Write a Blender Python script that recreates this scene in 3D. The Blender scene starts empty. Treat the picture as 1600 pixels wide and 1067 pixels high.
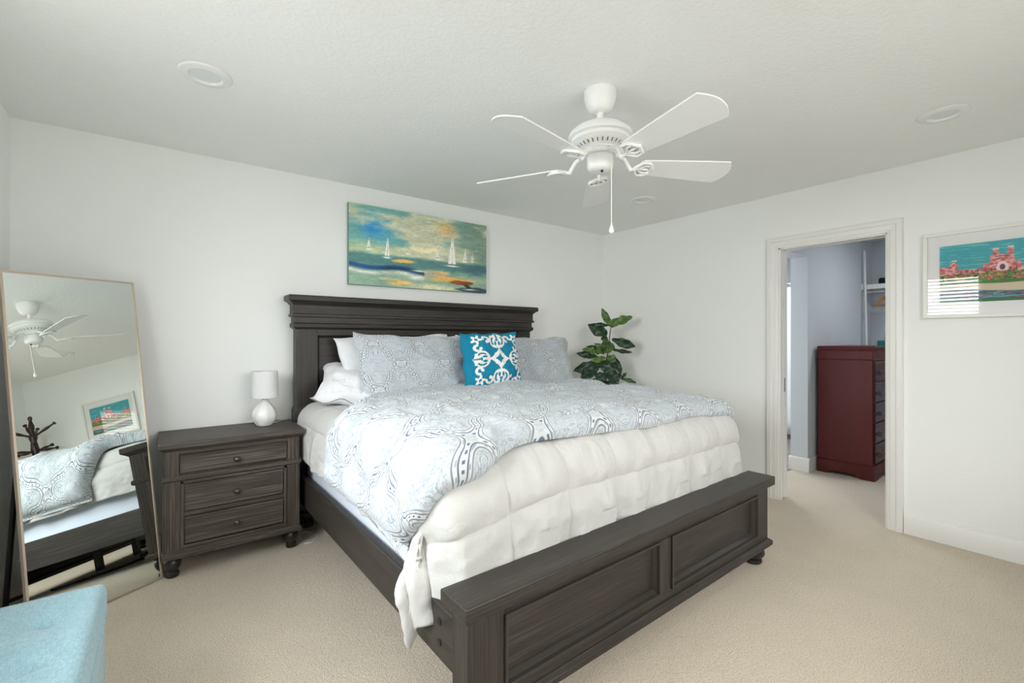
import bpy, bmesh, math, random
import numpy as np
from mathutils import Vector, Matrix
PI = math.pi
SC = bpy.context.scene
COL = SC.collection
rng = np.random.default_rng(7)
random.seed(7)

# ------------------------------------------------------------------ camera
CAM = np.array([-3.908, -3.460, 1.295]); YAW = 0.64712; FPX = 713.8; HORIZ = 527.46
cd = bpy.data.cameras.new('camera'); cam = bpy.data.objects.new('camera', cd); COL.objects.link(cam)
cam.location = CAM; cam.rotation_euler = (PI/2, 0, -YAW)
cd.sensor_width = 36.0; cd.lens = FPX/1600*36.0; cd.clip_start = 0.02
cd.shift_y = (HORIZ-533.5)/1600
SC.camera = cam
FW = np.array([math.sin(YAW), math.cos(YAW), 0]); RT = np.array([math.cos(YAW), -math.sin(YAW), 0])
def at(u, v, depth):
    """the point of the room that stands at this depth in front of the viewpoint"""
    return CAM + FW*depth + RT*((u-800)/FPX*depth) + np.array([0, 0, (HORIZ-v)/FPX*depth])

# ------------------------------------------------------------------ view, world, lights
vs = SC.view_settings
vs.view_transform = 'Standard'; vs.look = 'None'; vs.gamma = 1; vs.use_curve_mapping = False
vs.exposure = 0.55
SC.cycles.use_denoising = True
SC.cycles.max_bounces = 14; SC.cycles.diffuse_bounces = 8; SC.cycles.glossy_bounces = 6
SC.cycles.sample_clamp_indirect = 8
w = bpy.data.worlds.new('sky'); SC.world = w; w.use_nodes = True
bg = w.node_tree.nodes['Background']; bg.inputs[0].default_value = (.75, .87, 1, 1); bg.inputs[1].default_value = 1.0
def area(name, loc, rot, sx, sy, power, color):
    l = bpy.data.lights.new(name, 'AREA'); l.shape = 'RECTANGLE'; l.size = sx; l.size_y = sy
    l.energy = power; l.color = color
    o = bpy.data.objects.new(name, l); o.location = loc; o.rotation_euler = rot; COL.objects.link(o)
    return o
XL, YF, H = -4.558, -4.0, 2.44
WY0, WY1, WZ0, WZ1 = -2.42, -1.32, 0.90, 2.15        # the window in the left wall
VX0, VX1 = -3.6, -1.3                                 # window added behind the viewpoint as an opening for fill light
area('daylight_left_window', (XL-.55, (WY0+WY1)/2, (WZ0+WZ1)/2+.35), (0, -PI/2+.35, 0), 1.4, 1.5, 112, (.95, .98, 1))
area('added_front_fill', ((VX0+VX1)/2, YF-.55, (WZ0+WZ1)/2+.35), (PI/2-.6, 0, 0), 2.5, 1.5, 80, (1, .97, .92))  # fill lamp outside the added front window
area('closet_fill_light', (1.6, -2.7, 2.40), (0, 0, 0), .35, .35, 7.5, (.9, .95, 1))  # added lamp without a fixture, brightens the closet
area('bathroom_light', (1.3, -.7, 2.38), (0, 0, 0), .9, .6, 22, (.88, .94, 1))

# ------------------------------------------------------------------ node helpers
class X:
    """a value in a node tree; arithmetic on it adds Math nodes"""
    def __init__(s, nt, k): s.nt, s.k = nt, k
    def _m(s, op, *a):
        n = s.nt.nodes.new('ShaderNodeMath'); n.operation = op
        for i, v in enumerate((s,)+a):
            if isinstance(v, X): s.nt.links.new(v.k, n.inputs[i])
            else: n.inputs[i].default_value = v
        return X(s.nt, n.outputs[0])
    def __add__(s, o): return s._m('ADD', o)
    __radd__ = __add__
    def __sub__(s, o): return s._m('SUBTRACT', o)
    def __rsub__(s, o): return (s*-1.0)+o
    def __mul__(s, o): return s._m('MULTIPLY', o)
    __rmul__ = __mul__
    def __truediv__(s, o): return s._m('DIVIDE', o)
    def sin(s): return s._m('SINE')
    def cos(s): return s._m('COSINE')
    def abs(s): return s._m('ABSOLUTE')
    def fract(s): return s._m('FRACT')
    def min(s, o): return s._m('MINIMUM', o)
    def max(s, o): return s._m('MAXIMUM', o)
    def sm(s, a, b):
        n = s.nt.nodes.new('ShaderNodeMapRange'); n.interpolation_type = 'SMOOTHSTEP'
        s.nt.links.new(s.k, n.inputs[0]); n.inputs[1].default_value = a; n.inputs[2].default_value = b
        return X(s.nt, n.outputs[0])
def vec(nt, x, y, z):
    n = nt.nodes.new('ShaderNodeCombineXYZ')
    for i, v in enumerate((x, y, z)):
        if isinstance(v, X): nt.links.new(v.k, n.inputs[i])
        else: n.inputs[i].default_value = v
    return n.outputs[0]
def noise(nt, v, scale, detail=3, rough=.5, dist=0):
    n = nt.nodes.new('ShaderNodeTexNoise'); n.inputs['Scale'].default_value = scale
    n.inputs['Detail'].default_value = detail; n.inputs['Roughness'].default_value = rough; n.inputs['Distortion'].default_value = dist
    nt.links.new(v, n.inputs['Vector']); return X(nt, n.outputs['Fac'])
def coords(nt, kind='Object', scale=None):
    n = nt.nodes.new('ShaderNodeTexCoord'); o = n.outputs[kind]
    if scale:
        m = nt.nodes.new('ShaderNodeMapping'); m.inputs['Scale'].default_value = scale; nt.links.new(o, m.inputs[0]); o = m.outputs[0]
    return o
def mix(nt, f, a, b):
    n = nt.nodes.new('ShaderNodeMix'); n.data_type = 'RGBA'
    if isinstance(f, X): nt.links.new(f.k, n.inputs[0])
    else: n.inputs[0].default_value = f
    for i, c in ((6, a), (7, b)):
        if isinstance(c, tuple): n.inputs[i].default_value = (*c, 1) if len(c) == 3 else c
        else: nt.links.new(c, n.inputs[i])
    return n.outputs[2]
def bump(nt, bs, h, strength, dist):
    n = nt.nodes.new('ShaderNodeBump'); n.inputs['Strength'].default_value = strength; n.inputs['Distance'].default_value = dist
    nt.links.new(h.k, n.inputs['Height']); nt.links.new(n.outputs[0], bs.inputs['Normal'])
def M(name, col=(.8, .8, .8), rough=.5, metal=0, spec=.5, sheen=0):
    m = bpy.data.materials.new(name); m.use_nodes = True; nt = m.node_tree
    bs = nt.nodes['Principled BSDF']; bs.inputs['Base Color'].default_value = (*col, 1)
    bs.inputs['Roughness'].default_value = rough; bs.inputs['Metallic'].default_value = metal
    bs.inputs['Specular IOR Level'].default_value = spec
    if sheen: bs.inputs['Sheen Weight'].default_value = sheen
    return m, nt, bs
def srgb(r, g, b):
    f = lambda c: (c/255/12.92) if c/255 <= .04045 else ((c/255+.055)/1.055)**2.4
    return (f(r), f(g), f(b))

# ------------------------------------------------------------------ materials
def plaster(name, col, scale, strength):
    m, nt, bs = M(name, col, .75, spec=.25)
    o = coords(nt); n1 = noise(nt, o, scale, 3, .5); n2 = noise(nt, o, scale*.23, 3)
    bump(nt, bs, n1.sm(.38, .68)+n2*.5, strength, .004)
    return m
WALL = plaster('white_wall_paint', (.87, .88, .86), 90, .06)
CEIL = plaster('knockdown_ceiling', (.91, .92, .90), 60, .22)
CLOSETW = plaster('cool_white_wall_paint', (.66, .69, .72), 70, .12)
TRIM = M('white_trim_paint', (.80, .79, .76), .35)[0]
WHITE = M('white_fan_enamel', (.86, .86, .84), .4)[0]
def carpet():
    m, nt, bs = M('beige_carpet', (.4, .35, .28), .95, spec=.05, sheen=.25)
    o = coords(nt); a = noise(nt, o, 190, 2, .6); b = noise(nt, o, 3.2, 4, .6); c = noise(nt, o, 55, 3, .6)
    k = mix(nt, a.sm(.3, .7), (.53, .445, .34), (.91, .79, .63))
    k = mix(nt, (b.sm(.3, .75)*.32), k, (.58, .50, .40)); k = mix(nt, c.sm(.45, .75)*.35, k, (.76, .67, .55))
    nt.links.new(k, bs.inputs['Base Color']); bump(nt, bs, a+c*.8+b*.6, .8, .012)
    return m
CARPET = carpet()
def wood(name, dark, light, axis, rough=.42, grain=1.0, spec=.4):
    m, nt, bs = M(name, dark, rough, spec=spec)
    s = [150, 150, 150]; s[axis] = 3.2
    o = coords(nt, 'Object', tuple(s)); a = noise(nt, o, 1, 5, .65, .3)
    s2 = [14, 14, 14]; s2[axis] = .9
    b = noise(nt, coords(nt, 'Object', tuple(s2)), 1, 3, .5, .4)
    k = mix(nt, a.sm(.42, .70)*grain, dark, light)
    k = mix(nt, b.sm(.35, .75)*.35, k, tuple(x*.55 for x in dark))
    nt.links.new(k, bs.inputs['Base Color']); bump(nt, bs, a, .18, .002)
    r = (a*.25)+(rough-.1); nt.links.new(r.k, bs.inputs['Roughness'])
    return m
WD, WLt = (.027, .0225, .019), (.062, .053, .045)
WOODX = wood('charcoal_wood_grain_across', WD, WLt, 0); WOODY = wood('charcoal_wood_grain_deep', WD, WLt, 1); WOODZ = wood('charcoal_wood_grain_upright', WD, WLt, 2)
ND, NL = (.052, .041, .034), (.150, .124, .106)
NWX = wood('weathered_brown_wood_across', ND, NL, 0, .5); NWZ = wood('weathered_brown_wood_upright', ND, NL, 2, .5); NWY = wood('weathered_brown_wood_deep', ND, NL, 1, .5)
WOODM = M('charcoal_moulding', (.031, .026, .022), .42)[0]
TURN = M('dark_turned_wood', (.022, .018, .015), .3)[0]
CHX = wood('cherry_wood', (.105, .011, .010), (.145, .020, .017), 2, .42, .35)
CHF = wood('cherry_wood_drawer', (.050, .008, .007), (.085, .015, .012), 0, .25, .6)
MAHOG = M('dark_mahogany', (.028, .008, .005), .25)[0]
BLACK = M('black_metal', (.012, .012, .013), .4)[0]
PEWTER = M('pewter_knob', (.10, .095, .09), .32, .85)[0]
CHROME = M('satin_nickel', (.62, .60, .57), .25, 1)[0]
CHAMP = M('champagne_metal_frame', (.62, .52, .41), .35, .6)[0]
MIRR = M('silvered_glass', (.86, .90, .86), .0, 1)[0]
BOLT = M('dark_bolt', (.01, .01, .01), .4)[0]
SHADOWHOLE = M('painted_slot_shadow', (.05, .05, .05), .8)[0]  # dark colour painted in for the shade inside slots and recess
def cloth(name, col, weave=900, strength=.25, wr=None):
    m, nt, bs = M(name, col, .85, spec=.15, sheen=.2)
    o = coords(nt); a = noise(nt, o, weave, 1)
    h = a*.3
    if wr: h = h+noise(nt, o, wr, 3, .55, .6)*1.4
    bump(nt, bs, h, strength, .006)
    return m
COMF = cloth('cream_white_cotton', (.55, .545, .525), 700, .55, 24)
WPIL = cloth('white_pillow_cotton', (.74, .745, .765), 700, .30, 11)
SHEET = cloth('pale_blue_white_sheet', (.68, .74, .84), 700, .12)
def linen():
    m, nt, bs = M('light_blue_upholstery', (.3, .5, .58), .9, spec=.1, sheen=.3)
    o = coords(nt); a = noise(nt, coords(nt, 'Object', (420, 60, 60)), 1, 2); b = noise(nt, coords(nt, 'Object', (60, 420, 420)), 1, 2)
    c = noise(nt, o, 9, 3)
    k = mix(nt, ((a+b)*.5).sm(.35, .65), (.245, .430, .510), (.400, .585, .650)); k = mix(nt, c.sm(.4, .7)*.25, k, (.24, .42, .52))
    nt.links.new(k, bs.inputs['Base Color']); bump(nt, bs, a+b, .3, .003); return m
LINEN = linen()
def damask():
    m, nt, bs = M('blue_damask_cotton', (.8, .82, .84), .85, spec=.15, sheen=.2)
    sep = nt.nodes.new('ShaderNodeSeparateXYZ'); uvn = nt.nodes.new('ShaderNodeUVMap'); uvn.uv_map = 'uv'
    nt.links.new(uvn.outputs[0], sep.inputs[0])
    u, v = X(nt, sep.outputs[0]), X(nt, sep.outputs[1])
    x = u*(2*PI/.34); y = v*(2*PI/.33)
    yw = y+(y*2.0).sin()*.42
    g = x.cos()+yw.cos(); ag = g.abs()
    def line(c, wd, soft=.04): return (1-(ag-c).abs().sm(wd, wd+soft))
    dark = line(.22, .022)*.95
    dark = dark.max(line(.50, .020)*.8)
    dots = ((y*19.0).sin().sm(.1, .5))*(1-ag.sm(.05, .09)); away = (x.sin()*x.sin()+yw.sin()*yw.sin()).sm(.08, .35); dots = dots*away; dark = dark.max(dots*.95)
    dots2 = ((y*13.0+x*5.0).sin().sm(.3, .6))*(1-(ag-.33).abs().sm(.03, .06)); dark = dark.max(dots2*away*.55); dark = dark*(away*.9+.1)
    inner = ag.sm(.52, .62).max((1-away)*.7)
    cv = vec(nt, x.cos()*1.1, yw.cos()*1.1, yw.sin()*1.1)
    n1 = noise(nt, cv, 3.2, 3, .6, 1.0); n2 = noise(nt, cv, 7.5, 3, .6, .8)
    scroll = (1-((n1*5.0).fract()-.5).abs().sm(.07, .16))
    scroll2 = (1-((n2*3.5).fract()-.5).abs().sm(.08, .17))
    wash = n2.sm(.46, .58)
    k = mix(nt, inner*(wash*.32+.04), (.615, .625, .63), (.33, .40, .48))
    k = mix(nt, inner*scroll*.68, k, (.20, .275, .34))
    k = mix(nt, inner*scroll2*.48, k, (.22, .33, .43))
    k = mix(nt, dark, k, (.085, .14, .21))
    nt.links.new(k, bs.inputs['Base Color'])
    o = coords(nt); bump(nt, bs, noise(nt, o, 10, 3, .55, .7)*1.3+noise(nt, o, 40, 2)*.3, .45, .012)
    return m
DAMASK = damask()
def painted(name, rough, sc=160):
    m, nt, bs = M(name, (.5, .5, .5), rough)
    a = nt.nodes.new('ShaderNodeAttribute'); a.attribute_name = 'Col'; nt.links.new(a.outputs['Color'], bs.inputs['Base Color'])
    bump(nt, bs, noise(nt, coords(nt), sc, 3), .25, .003); return m
PAINT = painted('oil_paint_on_canvas', .55)
PRINT = painted('printed_art_paper', .6)
APPL = painted('applique_cotton', .9, 500)
MAT = M('white_mat_board', (.86, .85, .83), .8)[0]
FRAMEW = M('white_picture_frame', (.80, .79, .74), .4)[0]
def glasspane():
    m = bpy.data.materials.new('picture_glass'); m.use_nodes = True; nt = m.node_tree; nt.nodes.clear()
    out = nt.nodes.new('ShaderNodeOutputMaterial'); t = nt.nodes.new('ShaderNodeBsdfTransparent'); g = nt.nodes.new('ShaderNodeBsdfGlossy'); g.inputs['Roughness'].default_value = 0
    f = nt.nodes.new('ShaderNodeFresnel'); f.inputs[0].default_value = 1.5; mx = nt.nodes.new('ShaderNodeMixShader')
    nt.links.new(f.outputs[0], mx.inputs[0]); nt.links.new(t.outputs[0], mx.inputs[1]); nt.links.new(g.outputs[0], mx.inputs[2]); nt.links.new(mx.outputs[0], out.inputs[0])
    return m
GLASS = glasspane()
CERAM = M('white_glazed_ceramic', (.82, .81, .79), .3)[0]
def shade():
    m, nt, bs = M('white_linen_shade', (.72, .72, .72), .9, spec=.1)
    bump(nt, bs, noise(nt, coords(nt, 'Object', (900, 900, 120)), 1, 2), .2, .002)
    bs.inputs['Transmission Weight'].default_value = 0; return m
SHADE = shade()
CORD = M('white_cord', (.75, .75, .73), .5)[0]
def leafm(name, c1, c2):
    m, nt, bs = M(name, c1, .38)
    o = coords(nt); a = noise(nt, o, 22, 3)
    nt.links.new(mix(nt, a.sm(.35, .7), c1, c2), bs.inputs['Base Color']); bump(nt, bs, noise(nt, o, 60, 2), .3, .004); return m
LEAFD = leafm('dark_green_leaf', (.012, .036, .016), (.028, .070, .030))
LEAFB = leafm('fresh_green_leaf', (.060, .130, .022), (.115, .200, .040))
STEM = M('brown_stem', (.20, .15, .11), .8)[0]
POT = M('grey_planter', (.15, .14, .13), .7)[0]
TILE = plaster('white_bath_tile', (.74, .75, .75), 20, .02)
def planks():
    m, nt, bs = M('grey_plank_tile', (.3, .26, .22), .35)
    b = nt.nodes.new('ShaderNodeTexBrick'); b.inputs['Scale'].default_value = 1; b.inputs['Brick Width'].default_value = 1.1; b.inputs['Row Height'].default_value = .16; b.inputs['Mortar Size'].default_value = .003
    nt.links.new(coords(nt, 'Object'), b.inputs[0]); b.inputs['Color1'].default_value = (.36, .32, .28, 1); b.inputs['Color2'].default_value = (.20, .17, .145, 1); b.inputs['Mortar'].default_value = (.12, .11, .1, 1)
    n = noise(nt, coords(nt, 'Object', (3, 40, 40)), 1, 4)
    nt.links.new(mix(nt, n.sm(.4, .7)*.5, b.outputs[0], (.14, .12, .1)), bs.inputs['Base Color']); return m
PLANK = planks()
CURT = cloth('white_shower_curtain', (.82, .83, .84), 300, .2, 20)
NAVY = cloth('navy_folded_cloth', (.012, .014, .028), 400)
TEALC = cloth('teal_folded_cloth', (.02, .22, .24), 400)
GREYC = cloth('light_grey_garment', (.42, .44, .44), 400)
ORNG = M('honey_wood_hanger', (.55, .22, .035), .4)[0]

# ------------------------------------------------------------------ mesh helpers
class MB:
    def __init__(s): s.v, s.f, s.uv = [], [], []
    def add(s, vs_, fs):
        b = len(s.v); s.v += [tuple(map(float, q)) for q in vs_]; s.f += [tuple(b+i for i in q) for q in fs]; return s
    def box(s, x0, x1, y0, y1, z0, z1):
        return s.add([(x0,y0,z0),(x1,y0,z0),(x1,y1,z0),(x0,y1,z0),(x0,y0,z1),(x1,y0,z1),(x1,y1,z1),(x0,y1,z1)],
                     [(3,2,1,0),(4,5,6,7),(0,1,5,4),(1,2,6,5),(2,3,7,6),(3,0,4,7)])
    def loops(s, L, cap=True, closed=True):
        n = len(L[0]); vs_ = [q for l in L for q in l]; fs = []
        for i in range(len(L)-1):
            for j in range(n if closed else n-1):
                a, b = i*n+j, i*n+(j+1) % n; fs.append((a, b, b+n, a+n))
        if cap: fs.append(tuple(range(n-1, -1, -1))); fs.append(tuple(range((len(L)-1)*n, len(L)*n)))
        return s.add(vs_, fs)
    def rects(s, R):
        """stack of rectangles (z, x0, x1, y0, y1) lofted upward: mouldings"""
        return s.loops([[(x0,y0,z),(x1,y0,z),(x1,y1,z),(x0,y1,z)] for z,x0,x1,y0,y1 in R])
    def lathe(s, prof, c=(0,0,0), n=28, cap=True, mod=None):
        L = []
        for r, z in prof:
            L.append([(c[0]+r*(mod(2*PI*k/n, z) if mod else 1)*math.cos(2*PI*k/n), c[1]+r*(mod(2*PI*k/n, z) if mod else 1)*math.sin(2*PI*k/n), c[2]+z) for k in range(n)])
        return s.loops(L, cap)
    def tube(s, P, R, n=10, cap=True):
        P = [np.array(q, float) for q in P]
        if not hasattr(R, '__len__'): R = [R]*len(P)
        L = []; up = np.array([0.123, .31, .94])
        for i, q in enumerate(P):
            d = P[min(i+1, len(P)-1)]-P[max(i-1, 0)]; d /= np.linalg.norm(d)+1e-9
            a = np.cross(d, up); a /= np.linalg.norm(a)+1e-9; b = np.cross(d, a)
            L.append([q+R[i]*(a*math.cos(2*PI*k/n)+b*math.sin(2*PI*k/n)) for k in range(n)])
        return s.loops([l[::-1] for l in L], cap)
    def prism(s, poly, axis, a0, a1):
        f = {0: lambda p, a: (a, p[0], p[1]), 1: lambda p, a: (p[0], a, p[1]), 2: lambda p, a: (p[0], p[1], a)}[axis]
        return s.loops([[f(p, a0) for p in poly], [f(p, a1) for p in poly]])
    def build(s, name, mat, parent=None, bevel=0, smooth=None, loc=None, seg=2):
        me = bpy.data.meshes.new(name); me.from_pydata(s.v, [], s.f); me.update()
        bm = bmesh.new(); bm.from_mesh(me); bmesh.ops.recalc_face_normals(bm, faces=bm.faces); bm.to_mesh(me); bm.free()
        me.materials.append(mat)
        o = bpy.data.objects.new(name, me); COL.objects.link(o)
        if parent: o.parent = parent
        if loc is not None: o.location = loc
        if bevel:
            b = o.modifiers.new('bevel', 'BEVEL'); b.width = bevel; b.segments = seg; b.limit_method = 'ANGLE'; b.angle_limit = math.radians(40)
        if smooth is not None:
            me.polygons.foreach_set('use_smooth', [True]*len(me.polygons)); me.set_sharp_from_angle(angle=math.radians(smooth))
        return o
def grid_obj(name, P, mat, parent=None, uv=None, wrap=False, solid=0, colors=None, flip=False):
    """smooth surface through an (n, m, 3) array of points"""
    n, m = P.shape[:2]; idx = np.arange(n*m).reshape(n, m)
    if wrap: idx = np.concatenate([idx, idx[:, :1]], 1)
    q = np.stack([idx[:-1, :-1], idx[1:, :-1], idx[1:, 1:], idx[:-1, 1:]], -1).reshape(-1, 4)
    if flip: q = q[:, ::-1]
    me = bpy.data.meshes.new(name); me.from_pydata(P.reshape(-1, 3).tolist(), [], q.tolist()); me.update()
    me.polygons.foreach_set('use_smooth', [True]*len(me.polygons))
    if uv is not None:
        ul = me.uv_layers.new(name='uv'); vi = np.empty(len(me.loops), dtype=np.int32); me.loops.foreach_get('vertex_index', vi)
        ul.data.foreach_set('uv', uv.reshape(-1, 2)[vi].astype(np.float32).ravel())
    if colors is not None:
        ca = me.color_attributes.new('Col', 'FLOAT_COLOR', 'POINT')
        ca.data.foreach_set('color', np.concatenate([colors.reshape(-1, 3), np.ones((n*m, 1))], 1).astype(np.float32).ravel())
    me.materials.append(mat); o = bpy.data.objects.new(name, me); COL.objects.link(o)
    if parent: o.parent = parent
    if solid:
        md = o.modifiers.new('solid', 'SOLIDIFY'); md.thickness = solid; md.offset = -1
    return o
def tag(o, label=None, cat=None, group=None, kind=None):
    for k, v in (('label', label), ('category', cat), ('group', group), ('kind', kind)):
        if v: o[k] = v
    return o
def thing(name, label, cat, loc=(0, 0, 0), rz=0, group=None):
    o = bpy.data.objects.new(name, None); o.empty_display_size = .1; COL.objects.link(o); o.location = loc; o.rotation_euler = (0, 0, rz)
    return tag(o, label, cat, group)
def struct(o): return tag(o, kind='structure')
def dup(root, loc, rz=None, label=None, name=None):
    def cp(o, par):
        c = o.copy(); COL.objects.link(c)
        if par: c.parent = par
        for ch in list(o.children): cp(ch, c)
        return c
    r = cp(root, None); r.location = loc
    if rz is not None: r.rotation_euler = (0, 0, rz)
    if label: r['label'] = label
    return r
# value noise for painting and for cloth wrinkles
_T = rng.random((256, 256))
def vn(x, y):
    xi, yi = np.floor(x).astype(int), np.floor(y).astype(int); fx, fy = x-xi, y-yi
    fx = fx*fx*(3-2*fx); fy = fy*fy*(3-2*fy); g = lambda a, b: _T[a % 256, b % 256]
    return (g(xi, yi)*(1-fx)+g(xi+1, yi)*fx)*(1-fy)+(g(xi, yi+1)*(1-fx)+g(xi+1, yi+1)*fx)*fy
def fbm(x, y, o=4):
    s, a, t = 0, 1, 0
    for k in range(o): s = s+a*vn(x*2**k+17*k, y*2**k+31*k); t += a; a *= .5
    return s/t
def sst(a, b, x): t = np.clip((x-a)/(b-a), 0, 1); return t*t*(3-2*t)
def ridge(x, y, o=2):
    s, a, t = 0, 1, 0
    for k in range(o): s = s+a*(1-np.abs(2*vn(x*2**k+7*k, y*2**k+3*k)-1)); t += a; a *= .5
    return s/t
def normals(P):
    du = np.gradient(P, axis=0); dv = np.gradient(P, axis=1); n = np.cross(du, dv)
    return n/(np.linalg.norm(n, axis=2, keepdims=True)+1e-9)

# ------------------------------------------------------------------ room shell
def shell(name, boxes, mat, bev=0):
    m = MB()
    for b in boxes: m.box(*b)
    return struct(m.build(name, mat, bevel=bev))
shell('floor', [(XL-.15, .06, YF-.15, .02, -.12, 0), (.06, 2.95, -3.45, -1.54, -.12, 0)], CARPET)
shell('floor_bathroom', [(.06, 3.4, -1.54, .3, -.12, -.004)], PLANK)
shell('ceiling', [(XL-.15, .06, YF-.15, .02, H, H+.1)], CEIL)
shell('ceiling_closet', [(.06, 2.95, -3.45, -1.60, H, H+.1)], CLOSETW)
shell('ceiling_bathroom', [(.06, 3.4, -1.60, .3, H, H+.1)], TILE)
shell('wall_back', [(XL-.15, 0, 0, .12, 0, H)], WALL)
DY0, DY1, DZ = -2.525, -1.825, 2.012                  # door opening in the right wall
shell('wall_right', [(0, .12, DY1, 0.12, 0, H), (0, .12, YF-.15, DY0, 0, H), (0, .12, DY0, DY1, DZ, H)], WALL)
shell('wall_left', [(XL-.15, XL, WY1, .12, 0, H), (XL-.15, XL, YF-.15, WY0, 0, H), (XL-.15, XL, WY0, WY1, 0, WZ0), (XL-.15, XL, WY0, WY1, WZ1, H)], WALL)
shell('wall_front', [(XL, VX0, YF-.15, YF, 0, H), (VX1, 0, YF-.15, YF, 0, H), (VX0, VX1, YF-.15, YF, 0, WZ0), (VX0, VX1, YF-.15, YF, WZ1, H)], WALL)
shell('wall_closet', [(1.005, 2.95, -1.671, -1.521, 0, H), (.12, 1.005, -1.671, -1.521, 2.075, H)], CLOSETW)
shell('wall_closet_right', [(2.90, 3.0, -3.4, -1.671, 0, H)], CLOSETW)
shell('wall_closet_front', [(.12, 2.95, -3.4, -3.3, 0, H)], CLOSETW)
shell('wall_bathroom', [(3.25, 3.35, -1.521, .25, 0, H), (.12, 3.3, .12, .22, 0, H)], TILE)
def basebd(name, segs):
    m = MB()
    for ax, a0, a1, base, sgn in segs:
        prof = [(0, 0), (.016, 0), (.016, .095), (.012, .105), (.012, .118), (.006, .13), (0, .134)]
        m.prism([(base+sgn*d, z) for d, z in prof], ax, a0, a1)
    return struct(m.build(name, TRIM, smooth=30))
basebd('baseboard_back', [(0, XL, 0, 0, -1)])
basebd('baseboard_right', [(1, DY1+.095, 0, 0, -1), (1, YF, DY0-.085, 0, -1)])
basebd('baseboard_left', [(1, YF, 0, XL, 1)])
basebd('baseboard_front', [(0, XL, 0, YF, 1)])
basebd('baseboard_closet', [(0, 1.005, 2.9, -1.671, -1), (1, -1.687, -1.505, 1.005, -1)])
basebd('baseboard_closet_right', [(1, -3.3, -1.69, 2.9, -1)])
# door casing, jamb and pocket-door edge
cas = MB()
cp_ = [(0, 0), (0, .011), (.014, .013), (.017, .017), (.048, .019), (.052, .023), (.080, .023), (.085, .018), (.085, 0)]
cas.loops([[(-d, DY1-.004+w_, 0) for w_, d in cp_], [(-d, DY1-.004+w_, DZ-.004+w_) for w_, d in cp_], [(-d, DY0+.004-w_, DZ-.004+w_) for w_, d in cp_], [(-d, DY0+.004-w_, 0) for w_, d in cp_]])
struct(cas.build('trim_door_casing', TRIM))
jb = MB()
jb.box(0, .042, DY1-.018, DY1, 0, DZ); jb.box(.082, .122, DY1-.018, DY1, 0, DZ)
jb.box(0, .122, DY0, DY0+.016, 0, DZ); jb.box(0, .042, DY0, DY1, DZ-.016, DZ); jb.box(.082, .122, DY0, DY1, DZ-.016, DZ)
struct(jb.build('trim_door_jamb', TRIM, bevel=.002))
door = struct(MB().box(.045, .079, DY1-.022, DY1-.001, .012, DZ-.004).build('door_1', TRIM, bevel=.002))
struct(MB().box(.052, .072, DY1-.0245, DY1-.020, .86, .97).build('door_edge_pull', CHROME, door, bevel=.001))
sp = thing('strike_plate', 'satin nickel latch plate set into the right door jamb', 'door latch', (.05, DY0+.016, .914))
MB().box(-.030, .022, .0, .0025, -.042, .042).build('plate', CHROME, sp, bevel=.001)
MB().box(-.012, .008, .0025, .006, -.02, .008).build('keeper', CHROME, sp, bevel=.002)
MB().box(-.028, -.004, .0024, .0042, .012, .034).build('latch_recess_shadow', SHADOWHOLE, sp)  # dark tab standing for the shade inside the latch recess

# left window, and an added front window for fill light, with blinds
def window(n, horizontal, a0, a1, base, out, where):
    """a0..a1 along the wall; base = wall face; out = -1, the outside direction on the other axis"""
    def bx(m, p0, p1, q0, q1, z0, z1):
        q0, q1 = sorted((base+q0*out, base+q1*out))
        return m.box(q0, q1, p0, p1, z0, z1) if not horizontal else m.box(p0, p1, q0, q1, z0, z1)
    f = MB(); d0, d1 = .07, .12
    bx(f, a0, a1, d0, d1, WZ0, WZ0+.05); bx(f, a0, a1, d0, d1, WZ1-.05, WZ1); bx(f, a0, a0+.05, d0, d1, WZ0, WZ1); bx(f, a1-.05, a1, d0, d1, WZ0, WZ1)
    mz = (WZ0+WZ1)/2-.02; bx(f, a0, a1, d0, d1, mz, mz+.04)
    win = struct(f.build('window_%d' % n, TRIM, bevel=.003))
    s = MB(); bx(s, a0-.03, a1+.03, -.04, .07, WZ0-.025, WZ0); struct(s.build('window_sill', TRIM, win, bevel=.004))
    bl = thing('window_blind', 'white slatted blind in the %s wall window' % where, 'blind', (0, 0, 0))
    hr = MB(); bx(hr, a0+.01, a1-.01, .008, .06, WZ1-.055, WZ1-.002); hr.build('headrail', TRIM, bl, bevel=.003)
    sl = MB(); z = WZ1-.085
    while z > WZ0+.05:
        
        t_ = .50; hw = .021; qs = [(.035+c_*hw*math.cos(t_)+d_*.0014*math.sin(t_), z+c_*hw*math.sin(t_)-d_*.0014*math.cos(t_)) for c_, d_ in ((-1, -1), (1, -1), (1, 1), (-1, 1))]
        sl.loops([[(base+q_*out, p_, zz_) if not horizontal else (p_, base+q_*out, zz_) for q_, zz_ in qs] for p_ in (a0+.012, a1-.012)]); z -= .047
    sl.build('slats', TRIM, bl)
    br = MB(); bx(br, a0+.012, a1-.012, .012, .058, WZ0+.012, WZ0+.03); br.build('bottom_rail', TRIM, bl, bevel=.003)
window(1, False, WY0, WY1, XL, -1, 'left')
window(2, True, VX0, VX1, YF, -1, 'added front')  # unseen window, added to let the fill light in

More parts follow.
